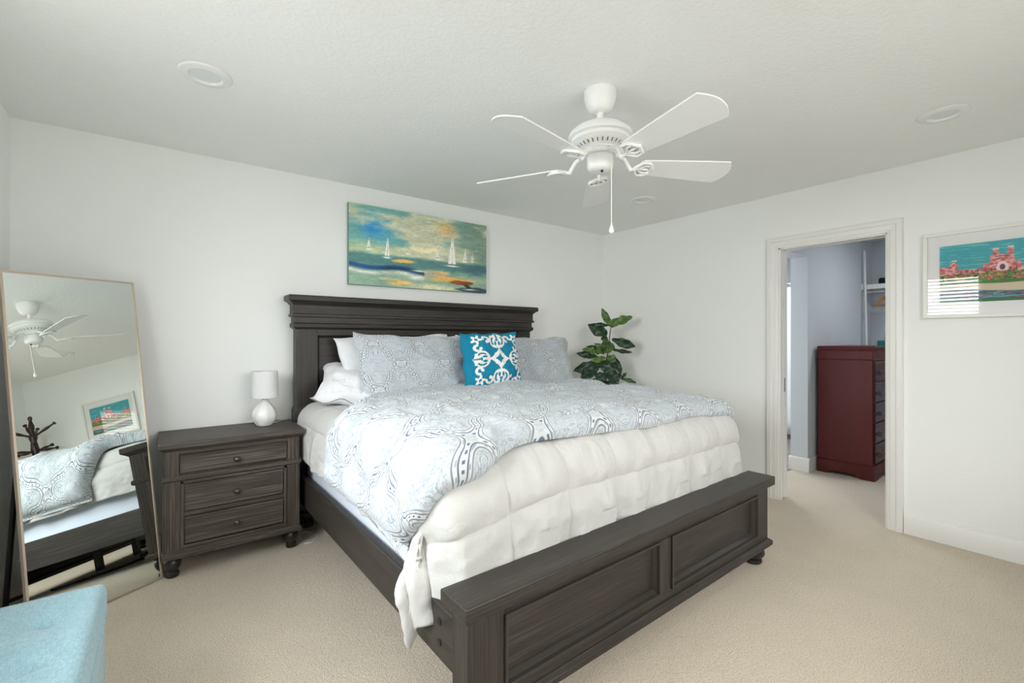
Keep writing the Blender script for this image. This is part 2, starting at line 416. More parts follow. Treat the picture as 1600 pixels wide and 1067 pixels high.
# ------------------------------------------------------------------ ceiling fan
FX, FY, FZ = -2.301, -2.013, 2.10
fan = thing('ceiling_fan', 'white five-blade ceiling fan with a pull chain hanging over the bed', 'ceiling fan', (FX, FY, H))
c0 = -H
MB().lathe([(.073, -.001), (.074, -.03), (.072, -.04), (.066, -.062), (.056, -.085), (.046, -.098), (.030, -.103), (.018, -.104)], n=36).build('canopy', WHITE, fan, smooth=40)
MB().lathe([(.0155, -.09), (.0155, -.175), (.028, -.178), (.030, -.19)], n=20).build('downrod', WHITE, fan, smooth=40)
mot = MB().lathe([(.03, -.160), (.075, -.164), (.115, -.178), (.140, -.198), (.147, -.214), (.147, -.224), (.134, -.229), (.132, -.243), (.120, -.252), (.095, -.270), (.082, -.277), (.080, -.283), (.06, -.284)], n=48).build('motor_housing', WHITE, fan, smooth=35)
sl = MB()
for k in range(30):
    a = 2*PI*k/30; c, s = math.cos(a), math.sin(a); t = (-s, c)
    p = [(.113, -.2585), (.098, -.2688)]
    sl.add([(r*c+t[0]*w_, r*s+t[1]*w_, z-.0012) for r, z in p for w_ in (-.002, .002)], [(0, 1, 3, 2)])
sl.build('vent_slot_shadow', SHADOWHOLE, mot)  # flat dark strips stand for the shade in the vent openings
MB().lathe([(.072, -.280), (.072, -.302), (.045, -.302)], n=40).build('blade_hub', WHITE, fan, smooth=40)
swh = MB().lathe([(.045, -.298), (.058, -.303), (.060, -.308), (.060, -.352), (.056, -.364), (.044, -.372), (.020, -.375), (.004, -.376)], n=40).build('switch_housing', WHITE, fan, smooth=40)
MB().lathe([(.006, -.374), (.006, -.382), (.003, -.384)], c=(-.01, -.02, 0), n=12).build('reverse_switch', BOLT, swh, smooth=40)
def blade_pts():
    # outline in (radius, sideways), leading edge rounded at the tip
    P = []
    for r in [.185, .187, .192, .20, .215, .25, .30, .36, .42, .48, .54, .58, .60, .615]+[.650-.035*(1-k/9)**2 for k in range(1, 9)]+[.6499]:
        f = (r-.185)/.45; hw = .048+.036*min(1, f*1.05)**.8
        hw *= math.sqrt(min(1, (r-.1835)/.012)) if r < .195 else 1
        if r > .615: hw = .084*math.sqrt(max(0, (.650-r)/.035))
        P.append((r, hw, -hw))
    return P
BP = blade_pts(); pit = math.radians(13.5)
def make_blade():
    b = MB(); L = []
    for r, wl, wr in BP:
        ring = []
        for (s, dz) in ((wl, .003), (wr, .003), (wr, -.003), (wl, -.003)):
            ring.append((r, s*math.cos(pit), FZ-H-s*math.sin(pit)+dz))
        L.append(ring)
    b.loops(L); o = b.build('blade', WHITE, fan, bevel=.0015)
    ir = MB(); zz = FZ-H
    def tl(r, s): return (r, s*math.cos(pit), zz-s*math.sin(pit)-.010)
    ir.tube([(.060, 0, -.292), (.085, 0, -.294), (.12, 0, -.312), (.150, 0, zz-.018), (.175, 0, zz-.010)], [.011, .011, .010, .010, .009], 10)
    for k, (a, b_, rr) in enumerate(((.165, .060, .0075), (.182, .034, .006))):
        loop = [tl(a, 0), tl(a+.03, b_*.8), tl(a+.065, b_*.75), tl(a+.095-.03*k, 0), tl(a+.065, -b_*.75), tl(a+.03, -b_*.8), tl(a, 0)]
        Q = []
        for i in range(len(loop)-1):
            for t in np.linspace(0, 1, 5)[:-1]: Q.append(np.array(loop[i])*(1-t)+np.array(loop[i+1])*t)
        Q.append(np.array(loop[-1])); ir.tube(Q, rr, 8)
    ir.tube([tl(.165, 0), tl(.235, 0)], .006, 8)
    ir.build('blade_iron', WHITE, o, smooth=50)
    return o
b0 = make_blade(); ph = -1.73611
for k in range(5):
    if k == 0: o = b0
    else:
        o = b0.copy(); COL.objects.link(o); o.parent = fan
        c = b0.children[0].copy(); COL.objects.link(c); c.parent = o
    o.rotation_euler = (0, 0, ph+k*2*PI/5)
    o['_k'] = k
for o in fan.children:
    if '_k' in o: del o['_k']
_ch = FW*0-RT*0; cx_, cy_ = (RT*.046-FW*.030)[:2]
pc = MB().tube([(cx_, cy_, -.35), (cx_, cy_, -.655)], .0022, 8).build('pull_chain', WHITE, fan, smooth=60)
MB().lathe([(.001, .030), (.004, .020), (.0095, .004), (.012, -.008), (.010, -.016), (.004, -.020), (.001, -.0205)], c=(cx_, cy_, -.648), n=18).build('chain_knob', WHITE, pc, smooth=60)

# recessed ceiling lights
def downlight(loc, label):
    r = thing('recessed_light', label, 'ceiling light', loc, 0, 'recessed lights in the ceiling')
    MB().lathe([(.101, -.0005), (.100, -.004), (.094, -.0075), (.074, -.0095), (.066, -.012), (.063, -.0105), (.060, -.002), (.058, -.0015)], n=48, cap=False).build('trim_ring', WHITE, r, smooth=50)
    MB().lathe([(.060, -.0018), (.03, -.0026), (.001, -.003)], n=48, cap=False).build('lens', LENS, r, smooth=50)
    return r
LENS = M('unlit_frosted_lens', (.80, .84, .84), .5)[0]
d0 = downlight((-3.772, -1.066, H), 'round white recessed light in the left part of the ceiling above the nightstand')
dup(d0, (-.737, -2.925, H), None, 'round white recessed light in the ceiling above the doorway')
dup(d0, (-.752, -1.091, H), None, 'small far round recessed light in the ceiling right of the fan chain')

# ------------------------------------------------------------------ bed
BT = math.radians(1.1); BX = -2.19
bed = thing('bed', 'large charcoal brown wooden panel bed with headboard and footboard', 'bed', (BX, 0, 0), BT)
def BW(a, b, z): return np.array([BX+a*math.cos(BT)+b*math.sin(BT), a*math.sin(BT)-b*math.cos(BT), z])
# headboard ( y runs to -b )
hb = MB().box(-.896, .896, -.095, -.062, .40, 1.34).build('headboard', WOODX, bed)
for s in (-1, 1):
    x0, x1 = sorted((s*.895, s*1.03)); MB().box(x0, x1, -.125, -.045, .13, 1.375).build('post', WOODZ, hb, bevel=.004)
MB().box(-.055, .055, -.118, -.05, .45, 1.32).build('centre_stile', WOODZ, hb, bevel=.002)
for z0, z1 in ((1.315, 1.375), (.30, .46)): MB().box(-.895, .895, -.118, -.05, z0, z1).build('cross_rail', WOODX, hb, bevel=.002)
for s in (-1, 1):
    x0, x1 = sorted((s*.885, s*1.04)); MB().rects([(.13, x0, x1, -.133, -.04), (.80, x0, x1, -.133, -.04), (.815, x0+.004, x1-.004, -.129, -.042), (.83, x0+.01, x1-.01, -.124, -.046)]).build('lower_post', WOODZ, hb, bevel=.003)
MB().rects([(1.352, -1.032, 1.032, -.128, -.045), (1.366, -1.05, 1.05, -.146, -.04), (1.388, -1.052, 1.052, -.148, -.04), (1.396, -1.043, 1.043, -.134, -.04),
            (1.434, -1.043, 1.043, -.134, -.04), (1.438, -1.058, 1.058, -.152, -.04), (1.453, -1.058, 1.058, -.152, -.04), (1.458, -1.05, 1.05, -.142, -.04),
            (1.513, -1.05, 1.05, -.142, -.04), (1.520, -1.055, 1.055, -.147, -.038), (1.532, -1.066, 1.066, -.160, -.037), (1.541, -1.080, 1.080, -.174, -.035),
            (1.545, -1.086, 1.086, -.180, -.035), (1.572, -1.086, 1.086, -.180, -.035), (1.580, -1.080, 1.080, -.174, -.036)]).build('cap_moulding', WOODX, hb)
def panel(x0, x1, z0, z1, yb, yf, parent, mw=.022, lip=.006):
    """moulding round a recessed panel, sloping from the face at yf down to the field at yb"""
    f = MB(); fw = yf-lip
    def ring(d, y): return [(x0+d, y, z0+d), (x1-d, y, z0+d), (x1-d, y, z1-d), (x0+d, y, z1-d)]
    f.loops([ring(-.006, yf+.002), ring(-.006, fw), ring(.004, fw), ring(.008, yf+.004), ring(mw, yb-.002), ring(mw, yb+.002)], cap=False)
    f.build('panel_moulding', WOODM, parent, bevel=.0015)
panel(-.895, -.055, .46, 1.315, -.095, -.118, hb); panel(.055, .895, .46, 1.315, -.095, -.118, hb)
def bun(r, h, c):
    return MB().lathe([(r*.50, 0), (r*.72, .004), (r*.78, h*.12), (r*.74, h*.24), (r*.56, h*.30), (r*.58, h*.34), (r*.86, h*.46), (r, h*.64), (r*.97, h*.80), (r*.80, h*.90), (r*.82, h*.93), (r*.95, h*.96), (r*.95, h)], c=c, n=32)
for s in (-1, 1): bun(.062, .132, (s*.955, -.085, 0)).build('foot', TURN, hb, smooth=40)
# footboard
F0, F1 = -2.255, -2.16
fb = MB().box(-.891, .891, F0+.024, F0+.055, .15, .42).build('footboard', WOODX, bed)
for s in (-1, 1):
    x0, x1 = sorted((s*.89, s*1.032)); MB().box(x0, x1, F0, F1, .10, .43).build('post', WOODZ, fb, bevel=.003)
MB().box(-.05, .05, F0, F1, .17, .41).build('centre_stile', WOODZ, fb, bevel=.002)
for z0, z1 in ((.40, .43), (.10, .175)): MB().box(-.89, .89, F0, F1, z0, z1).build('cross_rail', WOODX, fb, bevel=.002)
MB().rects([(.425, -1.036, 1.036, -2.260, -2.150), (.437, -1.05, 1.05, -2.278, -2.137), (.443, -1.058, 1.058, -2.285, -2.130), (.486, -1.058, 1.058, -2.285, -2.130), (.490, -1.055, 1.055, -2.282, -2.133)]).build('top_rail', WOODX, fb, bevel=.002)
panel(-.89, -.05, .175, .40, F0+.024, F0, fb, .019, .010); panel(.05, .89, .175, .40, F0+.024, F0, fb, .019, .010)
MB().rects([(.088, -1.04, 1.04, -2.266, -2.15), (.094, -1.05, 1.05, -2.277, -2.145), (.116, -1.05, 1.05, -2.277, -2.145), (.128, -1.036, 1.036, -2.260, -2.152)]).build('base_moulding', WOODX, fb, bevel=.002)
for s in (-1, 1): bun(.060, .090, (s*.945, -2.212, 0)).build('foot', TURN, fb, smooth=40)
# side rails, slat beam and support legs
for s in (-1, 1):
    x0, x1 = sorted((s*.998, s*1.030))
    r = MB().box(x0, x1, -2.162, -.12, .218, .402).build('side_rail', WOODY, bed, bevel=.004)
    bo = []
    for z in (.275, .345):
        b = MB(); b.loops([[(s*(1.030+.003*k), -2.075+.012*math.cos(t), z+.012*math.sin(t)) for t in np.linspace(0, 2*PI, 15)[:-1]] for k in (0, 1)]); b.build('bolt', BOLT, r)
MB().box(-.03, .03, -2.16, -.1, .19, .238).build('centre_beam', BLACK, bed)
for a, bb in ((0, .5), (0, 1.0), (0, 1.48), (0, 1.93), (.45, 1.93), (.45, .5)): MB().box(a-.022, a+.022, -bb-.022, -bb+.022, 0, .24).build('support_leg', BLACK, bed)
sr = MB()
for i in range(13): sr.box(-.997, .997, -.25-.15*i-.035, -.25-.15*i+.035, .24, .256)
sr.build('slats', BLACK, bed)

# mattress
def rounded_box(hx, y0, y1, z0, z1, r, n=8):
    L = []
    for z, d in [(z0, r*.5)]+[(z0+r*.3, .0)]+[(z1-r+r*math.sin(t), r-r*math.cos(t)) for t in np.linspace(0, PI/2, n)]:
        R = .06; ring = []
        for (cx, cy, a0) in ((hx-d-R, y1-d-R, 0), (-hx+d+R, y1-d-R, PI/2), (-hx+d+R, y0+d+R, PI), (hx-d-R, y0+d+R, 3*PI/2)):
            for t in np.linspace(a0, a0+PI/2, 7): ring.append((cx+R*math.cos(t), cy+R*math.sin(t), z))
        L.append(ring)
    return MB().loops(L)
mt = tag(rounded_box(.972, -2.06, -.14, .258, .80, .06).build('mattress', SHEET, smooth=50), 'thick mattress in a pale blue-white fitted sheet on the wooden bed', 'mattress')
mt.location = (BX, 0, 0); mt.rotation_euler = (0, 0, BT)

# draped covers: flat sheet coordinates s (across), t (from the headboard) are laid over the mattress edge
def drape(s, t, A0, B0, r, ztop, flare, corner=1.0, sq=1.0):
    sg = np.sign(s); ds = np.maximum(np.abs(s)-A0, 0); dt = np.maximum(t-B0, 0)
    rad = np.hypot(ds, dt); phi = np.arctan2(dt, ds+1e-9)
    k = phi/(PI/2); phi2 = (PI/2)*np.where(rad > 1e-6, k**corner, 0)
    arc = r*PI/2; th = np.minimum(rad, arc)/r
    hor = r*np.sin(th); drop = r*(1-np.cos(th))
    ext = np.maximum(rad-arc, 0); hor = hor+ext*flare; drop = drop+ext*math.sqrt(1-flare*flare)
    a = sg*(np.minimum(np.abs(s), A0)+hor*np.clip(np.cos(phi2), 0, 1)**sq); b = np.minimum(t, B0)+hor*np.clip(np.sin(phi2), 0, 1)**sq
    z = ztop-drop
    return np.stack([a, -b, z], -1), drop, ds, dt, rad
NS, NT = 320, 300
s_ = np.linspace(-1.275, 1.275, NS)[:, None]*np.ones((1, NT)); t_ = np.ones((NS, 1))*np.linspace(.16, 2.53, NT)[None]
# hem varies a little
s_ = np.sign(s_)*(np.minimum(np.abs(s_), .92)+np.maximum(np.abs(s_)-.92, 0)*(1+.05*(fbm(t_*5, t_*0+3, 2)-.5)))
P, drop, ds, dt, rad = drape(s_, t_, .905, 1.975, .10, .835, .05, 1.9, .55)
cornr = sst(.10, .45, np.minimum(ds, dt)*2)*(s_ < 0)
N = normals(P); N *= np.sign(np.sum(N*np.array([0, 0, 1.])+N*np.stack([np.sign(s_)*(ds > 0), -1.0*(dt > 0), 0*s_], -1)*.5, -1, keepdims=True)+1e-9)
box = np.abs(np.sin(PI*(s_-.16)/.305))*np.abs(np.sin(PI*(t_-2.20)/.345)); puff = (.012+.022*sst(.03, .14, drop))*np.clip(box, 0, 1)**.4
wr = (ridge(s_*6+t_*1.5, t_*4-s_, 3)-.5)*.032*sst(.02, .2, drop)+(ridge(s_*14, t_*9+s_*3, 2)-.5)*.010
fw_ = sst(.1, .8, np.arctan2(dt, ds+1e-9)/(PI/2))
fold = .016*np.sin(s_*34+4*fbm(s_*3, t_*2))*sst(.14, .42, drop)*fw_+.013*np.sin(t_*30+5*fbm(t_*2, s_*2))*sst(.12, .40, drop)*(1-fw_)
P = P+N*(puff+wr+fold)[..., None]
P[..., 0] = np.where(t_ < .62, np.maximum(P[..., 0], -1.030), P[..., 0])
P[..., 2] -= .05*sst(-.55, -.95, s_)*sst(1.85, 2.05, t_)*(1-sst(.2, .5, drop)); P[..., 0] -= .05*cornr; P[..., 1] += (.12*cornr)
# tuck the foot side behind the footboard and keep the cloth outside the mattress
tuck = (dt > 0)*(np.abs(P[..., 0]) < 1.06)*(P[..., 2] < .56)
P[..., 1] = np.where(tuck, np.maximum(P[..., 1], np.where(P[..., 2] < .42, -2.148, -2.122)+.004*np.sin(s_*20)), P[..., 1])
cf = grid_obj('comforter', P, COMF, solid=.012)
tag(cf, 'cream white box-quilted comforter hanging over the foot end of the mattress', 'comforter'); cf.location = (BX, 0, 0); cf.rotation_euler = (0, 0, BT)

# patterned duvet lying over the comforter
NS, NT = 400, 300
q = np.linspace(0, 1, NS)[:, None]*np.ones((1, NT)); e = np.ones((NS, 1))*np.linspace(0, 1, NT)[None]
sL, sR = -1.295, 1.33
s_ = sL+(sR-sL)*q; s_ = np.where(s_ < -.95, s_-(.02+.045*sst(.55, 1, e))*sst(-.95, -1.295, s_), s_)
t0 = .44+.60*sst(-.56, -1.0, s_)+.05*sst(-1.0, -1.25, s_)+.012*np.sin(s_*9); t1 = 2.055-.02*np.cos(s_*1.3)+.012*np.sin(s_*7)-.05*sst(-.2, -.6, s_)*(1-sst(-.65, -.85, s_))+.03*sst(-.75, -.95, s_)-.17*sst(-1.10, -1.30, s_)+.02*sst(.5, .9, s_)-.03*sst(1.0, 1.3, s_)
t_ = t0+(t1-t0)*e
P, drop, ds, dt, rad = drape(s_, t_, .915, 1.955, .125, .868, .10, 1.2)
N = normals(P); N *= np.sign(np.sum(N*np.array([0, 0, 1.])+N*np.stack([np.sign(s_)*(ds > 0), -1.0*(dt > 0), 0*s_], -1)*.5, -1, keepdims=True)+1e-9)
dist = np.minimum.reduce([(s_-sL), (sR-s_), (t_-t0)*1.2, (t1-t_)*1.0])
prof = np.sqrt(np.clip(1-(1-np.clip(dist/.075, 0, 1))**2, 0, 1))
th = .062*prof*(.75+.5*fbm(s_*2.2, t_*2.2, 2))
wv = (ridge(s_*3.2+t_*1.1, t_*4.5-s_*1.3, 3)-.55)*.050+(fbm(s_*2.4+5, t_*2.1, 2)-.5)*.05*(drop < .05)
big = .028*np.sin(t_*17+3.5*fbm(s_*2, t_*1.5))*sst(.05, .3, drop)*(s_ < 0)
sm = (ridge(s_*11+t_*5, t_*13-s_*4, 2)-.5)*.014
# the rolled-under foot edge: a crease a hand's width behind the hem
crease = -.026*np.exp(-((t1-t_-.105-.03*np.sin(s_*2.2))/.022)**2)*sst(-.9, -.3, s_)
P[..., 2] -= .04*sst(-.55, -.95, s_)*sst(1.85, 2.05, t_)*(1-sst(.2, .5, drop))
top = P+N*(.010+th+(wv+big+sm+crease)*np.clip(dist/.10, 0, 1))[..., None]
low = P+N*(.004*np.ones_like(th))[..., None]
ring = np.concatenate([low[:, :, None], top[:, :, None]], 2)
# closed shell: walk the lower sheet forward and the upper sheet back
Pall = np.concatenate([low, top[:, ::-1]], 1); UV = np.stack([np.concatenate([s_, s_[:, ::-1]], 1), np.concatenate([t_, t_[:, ::-1]], 1)], -1)
dv = grid_obj('duvet', Pall, DAMASK, uv=UV, wrap=True, flip=True)
bm = bmesh.new(); bm.from_mesh(dv.data)
bmesh.ops.holes_fill(bm, edges=[e_ for e_ in bm.edges if e_.is_boundary], sides=0); bm.to_mesh(dv.data); bm.free()
tag(dv, 'blue and white damask-print duvet spread across the bed', 'duvet'); dv.location = (BX, 0, 0); dv.rotation_euler = (0, 0, BT)

# pillows
def pillow(name, wd, ht, th, mat, label, cat, loc, lean, rz=0, roll=0, pinch=.07, power=.42, seed=0, cols=None, group=None, n=90, flange=0):
    u = np.linspace(-1, 1, n)[:, None]*np.ones((1, n)); v = np.ones((n, 1))*np.linspace(-1, 1, n)[None]
    fl = 1-flange
    uu, vv = np.clip(u/fl, -1, 1), np.clip(v/fl, -1, 1)
    T = th/2*(np.clip((1-uu**2)*(1-vv**2), 0, 1))**power
    x = wd/2*u*(1-pinch*np.cos(v*PI/2)*np.abs(u)**3); z = ht/2*v*(1-pinch*1.2*np.cos(u*PI/2)*np.abs(v)**3)
    edge = sst(1, .6, np.maximum(np.abs(u), np.abs(v)))
    nz = (ridge(u*2.6+seed, v*2.2+seed*2, 3)-.5)*.035*edge+(fbm(u*2+seed*3, v*2, 2)-.5)*.06*edge
    z = z+.02*(fbm(u*1.7+seed, v*.5+seed, 2)-.5)*(v > 0)
    cr = np.abs(u*v)**3
    front = np.stack([x, -T-nz*.7-.002, z], -1); back = np.stack([x, T*.9+.002+0*x, z], -1)
    wav = .018*np.sin(u*9+seed)*np.abs(v)**6+.014*np.sin(v*8+seed)*np.abs(u)**6
    front[..., 1] += wav; back[..., 1] += wav
    # front and back joined round the rim by walking u across the front and back again
    P = np.concatenate([front, back[::-1]], 0)
    UV = np.stack([np.concatenate([u*wd/2, u[::-1]*wd/2+.11], 0), np.concatenate([v*ht/2, v[::-1]*ht/2], 0)], -1)
    C = None
    if cols is not None: C = np.concatenate([cols(u, v), np.ones((n, n, 3))*np.array(srgb(0, 128, 160))], 0)
    P2 = np.concatenate([P, P[:1]], 0); UV2 = np.concatenate([UV, UV[:1]], 0)
    if C is not None: C = np.concatenate([C, C[:1]], 0)
    o = grid_obj(name, P2, mat, uv=UV2, colors=C)
    bm = bmesh.new(); bm.from_mesh(o.data); bmesh.ops.remove_doubles(bm, verts=bm.verts, dist=1e-6)
    bmesh.ops.recalc_face_normals(bm, faces=bm.faces); bmesh.ops.holes_fill(bm, edges=[e_ for e_ in bm.edges if e_.is_boundary], sides=4); bm.to_mesh(o.data); bm.free()
    o.data.polygons.foreach_set('use_smooth', [True]*len(o.data.polygons))
    o.matrix_world = Matrix.Translation(loc) @ Matrix.Rotation(rz, 4, 'Z') @ Matrix.Rotation(-lean, 4, 'X') @ Matrix.Rotation(roll, 4, 'Y')
    return tag(o, label, cat, group)
R_ = math.radians
pillow('pillow', .54, .50, .18, WPIL, 'plain white pillow lying lowest at the left end against the headboard', 'pillow', (-2.865, -.335, .965), R_(62), BT, R_(22), seed=1.3, pinch=.16, power=.55)
pillow('pillow', .90, .50, .13, WPIL, 'plain white pillow standing just behind the left blue damask sham', 'pillow', (-2.53, -.275, 1.075), R_(20), BT, R_(-2), seed=4.1)
pillow('pillow', .90, .50, .13, WPIL, 'plain white pillow standing behind the right blue damask sham', 'pillow', (-1.58, -.26, 1.065), R_(20), BT, R_(2), seed=7.7)
pillow('pillow_sham', .92, .50, .15, DAMASK, 'blue damask sham standing on the left half of the bed in front of white pillows', 'pillow', (-2.46, -.43, 1.085), R_(20), BT+R_(2), R_(1.5), seed=2.2, flange=.05)
pillow('pillow_sham', .92, .50, .15, DAMASK, 'blue damask sham standing on the right half of the bed behind the teal cushion', 'pillow', (-1.37, -.41, 1.075), R_(20), BT-R_(2), R_(1), seed=5.4, flange=.05)
def applique(u, v):
    n = u.shape[0]; x, y = (u-.10)/.86, v/.90
    Wt = np.zeros_like(x)
    def paint(msk, val=1.):
        nonlocal Wt; Wt = np.where(msk, val, Wt)
    ax, ay = np.abs(x), np.abs(y)
    paint((ax**.72+ay**.72) < .46**.72); paint((np.maximum(ax, ay) < .20) & (ax+ay > .26) & (ax+ay < .40))
    paint((ax**.62+ay**.62) < .215**.62, 0)
    for k in range(4):
        c, s = round(math.cos(k*PI/2)), round(math.sin(k*PI/2)); X_, Y_ = c*x+s*y, -s*x+c*y      # tulip along +Y_
        d = np.hypot(X_, Y_-.70); an = np.arctan2(X_, Y_-.70)
        paint(d < .31+.035*(np.cos(an*9) > .55)*(np.abs(an) < 2))
        paint((np.abs(d-.215) < .033) & (np.abs(an) > .75) & (np.abs(an) < 2.35), 0)
        paint((np.hypot((np.abs(X_)-.075)/.5, (Y_-.60)/1.0) < .09), 0); paint((np.abs(X_) < .028+.03*((Y_-.76) < .0)*(Y_ > .70)) & (Y_ > .70) & (Y_ < 1.02), 0)
        for m in (-1, 1):
            dd = np.hypot(X_-m*.44, Y_-.80); paint((np.abs(dd-.12) < .047) & ~((m*(X_-m*.44) > .02) & (Y_ < .76)))
            paint(np.hypot(X_-m*.40, Y_-.70) < .065)
    d = np.hypot(ax-.80, ay-.80); an = np.arctan2(ay-.8, ax-.8)-PI/4
    paint(d < .155+.055*np.cos(an*5)); paint(np.hypot(((ax-.8)+(ay-.8))/1.4, ((ax-.8)-(ay-.8))/.8) < .075, 0)
    Wt = np.where(np.abs(u) > .97, 0, Wt)
    return np.array(srgb(0, 126, 158))[None, None]*(1-Wt[..., None])+np.array((.84, .82, .78))[None, None]*Wt[..., None]
pillow('throw_cushion', .50, .43, .17, APPL, 'square teal cushion with white scrollwork standing in the middle of the bed', 'cushion', (-1.945, -.60, 1.122), R_(12), BT+R_(-3), R_(0), seed=3.3, cols=applique, n=220, pinch=.045, power=.5)

# ------------------------------------------------------------------ nightstand and lamp
ns = thing('nightstand', 'weathered dark brown three-drawer nightstand left of the bed', 'nightstand', (-3.588, 0, 0))
c = MB()
c.box(-.333, .333, -.405, -.025, .13, .70); c.build('case', NWZ, ns, bevel=.003)
MB().rects([(.683, -.335, .335, -.418, -.02), (.693, -.342, .342, -.430, -.02), (.703, -.354, .354, -.442, -.018), (.706, -.357, .357, -.446, -.018), (.733, -.357, .357, -.446, -.018), (.736, -.354, .354, -.443, -.02)]).build('top', NWX, ns, bevel=.002)
xr = MB()
xr.box(-.268, .268, -.418, -.404, .664, .685)
xr.box(-.262, .262, -.414, -.404, .327, .350); xr.box(-.262, .262, -.416, -.404, .13, .165)
xr.box(-.262, .262, -.422, -.404, .505, .52); xr.box(-.262, .262, -.422, -.404, .160, .172)
for sx in (-1, 1):
    sf = MB(); x0, x1 = sorted((sx*.333, sx*.339))
    for y0, y1, z0, z1 in ((-.404, -.335, .14, .684), (-.095, -.025, .14, .684), (-.335, -.095, .14, .20), (-.335, -.095, .46, .58), (-.335, -.095, .655, .684)): sf.box(x0, x1, y0, y1, z0, z1)
    sf.build('side_frame', NWZ, ns, bevel=.002)
    b = MB()
    for x0, x1, y0, z0, z1 in ((.268, .333, -.418, .54, .685), (.262, .333, -.416, .13, .545), (.246, .263, -.422, .165, .52)):
        p0, p1 = sorted((sx*x0, sx*x1)); b.box(p0, p1, y0, -.404, z0, z1)
    b.build('front_stile', NWZ, ns, bevel=.002)
xr.build('drawer_rail', NWX, ns, bevel=.002)
MB().rects([(.522, -.338, .338, -.421, -.022), (.528, -.343, .343, -.427, -.022), (.545, -.343, .343, -.427, -.022), (.550, -.338, .338, -.421, -.022)]).build('waist_moulding', NWX, ns, bevel=.001)
MB().rects([(.108, -.340, .340, -.428, -.02), (.113, -.344, .344, -.432, -.02), (.132, -.344, .344, -.432, -.02), (.142, -.334, .334, -.420, -.022)]).build('base_moulding', NWX, ns, bevel=.0015)
for i, (z0, z1, hw) in enumerate(((.562, .660, .264), (.354, .500, .244), (.177, .322, .244))):
    d = MB().loops([[(-hw+e_, y, z0+e_), (hw-e_, y, z0+e_), (hw-e_, y, z1-e_), (-hw+e_, y, z1-e_)] for y, e_ in ((-.40, 0), (-.419, 0), (-.425, .006), (-.423, .013), (-.423, .02))]).build('drawer', NWX, ns)
    k = MB(); zc = (z0+z1)/2-.008; L = []
    for r, dy in ((.010, 0), (.009, .004), (.006, .008), (.007, .013), (.0145, .018), (.016, .023), (.013, .028), (.006, .031), (.001, .0315)):
        L.append([(r*math.cos(t), -.422-dy, zc+r*math.sin(t)) for t in np.linspace(0, 2*PI, 25)[:-1]])
    k.loops(L); k.build('knob', PEWTER, d, smooth=40)
for x in (-.295, .295):
    for y in (-.375, -.075): bun(.040, .108, (x, y, 0)).build('foot', TURN, ns, smooth=40)

lamp = thing('table_lamp', 'small white ceramic table lamp with a drum shade on the nightstand', 'lamp', (-3.408, -.175, .736))
lob = lambda a, z: 1+.055*(abs(((a*8/(2*PI)) % 1)*2-1)-.5)*min(1, z/.02)
MB().lathe([(.040, 0), (.046, .002), (.060, .022), (.069, .045), (.071, .066), (.066, .090), (.052, .115), (.034, .138), (.020, .156), (.0135, .168), (.011, .176)], n=96, mod=lob).build('lamp_base', CERAM, lamp, smooth=25)
MB().lathe([(.008, .174), (.008, .19), (.011, .19), (.011, .225), (.004, .226)], n=16).build('socket', CHROME, lamp, smooth=40)
sh = MB().lathe([(.0805, .178), (.0745, .345), (.0730, .345), (.079, .178), (.0805, .178)], n=64, cap=False).build('lamp_shade', SHADE, lamp, smooth=30)
pr = MB()
for k in range(3):
    a = 2*PI*k/3; pr.tube([(.004*math.cos(a), .004*math.sin(a), .335), (.0735*math.cos(a), .0735*math.sin(a), .340)], .0015, 6)
pr.build('shade_spider', CHROME, sh)
MB().tube([(.04, .01, .003), (.07, .05, .003), (.11, .09, .006), (.15, .11, .004), (.172, .135, .003)], .0025, 8).build('cord', CORD, lamp, smooth=60)
wc = MB().tube([(-3.222, -.30, .004), (-3.20, -.22, .004), (-3.17, -.20, .004), (-3.12, -.28, .004), (-3.13, -.36, .004), (-3.18, -.40, .004), (-3.222, -.39, .004)], .0035, 8).build('floor_cable', CORD, smooth=60)  # loose white power cord lying on the carpet
tag(wc, 'thin white power cord on the carpet between nightstand and bed', 'cable')
bc = thing('power_adapter', 'black power cord and adapter lying on the carpet under the bed', 'cord', (-2.5, -1.42, 0))
MB().tube([(.04, .05, .012), (-.05, .0, .010), (-.12, -.15, .010), (-.16, -.38, .010), (-.15, -.5, .010)], .008, 8).build('cord', BLACK, bc, smooth=60)
MB().box(.02, .15, .02, .09, .0, .045).build('adapter_brick', BLACK, bc, bevel=.008)
# ------------------------------------------------------------------ leaning floor mirror
MA = math.radians(30.4); MT = 9.3*PI/180; MW, MH = .529, 1.618
ub = np.array([-math.cos(MA), -math.sin(MA)]); mb = np.array([-3.9255, -.3658])+ub*MW/2
mi = thing('floor_mirror', 'tall slim champagne-framed mirror leaning back on its stand in the corner', 'mirror', (mb[0], mb[1], 0), MA)
def mp(x, d, h): return (x, h*math.sin(MT)+d*math.cos(MT), h*math.cos(MT)-d*math.sin(MT)+.006)   # d: behind the glass
fr = MB(); fwid = .009
def bar(x0, x1, h0, h1):
    fr.add([mp(x, d, h) for d in (-.004, .024) for x, h in ((x0, h0), (x1, h0), (x1, h1), (x0, h1))], [(0,1,2,3),(7,6,5,4),(0,4,5,1),(1,5,6,2),(2,6,7,3),(3,7,4,0)])
bar(-MW/2, -MW/2+fwid, 0, MH); bar(MW/2-fwid, MW/2, 0, MH); bar(-MW/2+fwid, MW/2-fwid, 0, fwid); bar(-MW/2+fwid, MW/2-fwid, MH-fwid, MH)
fr.build('mirror_frame', CHAMP, mi, bevel=.001)
x0, x1, h0, h1 = -MW/2+fwid, MW/2-fwid, fwid, MH-fwid
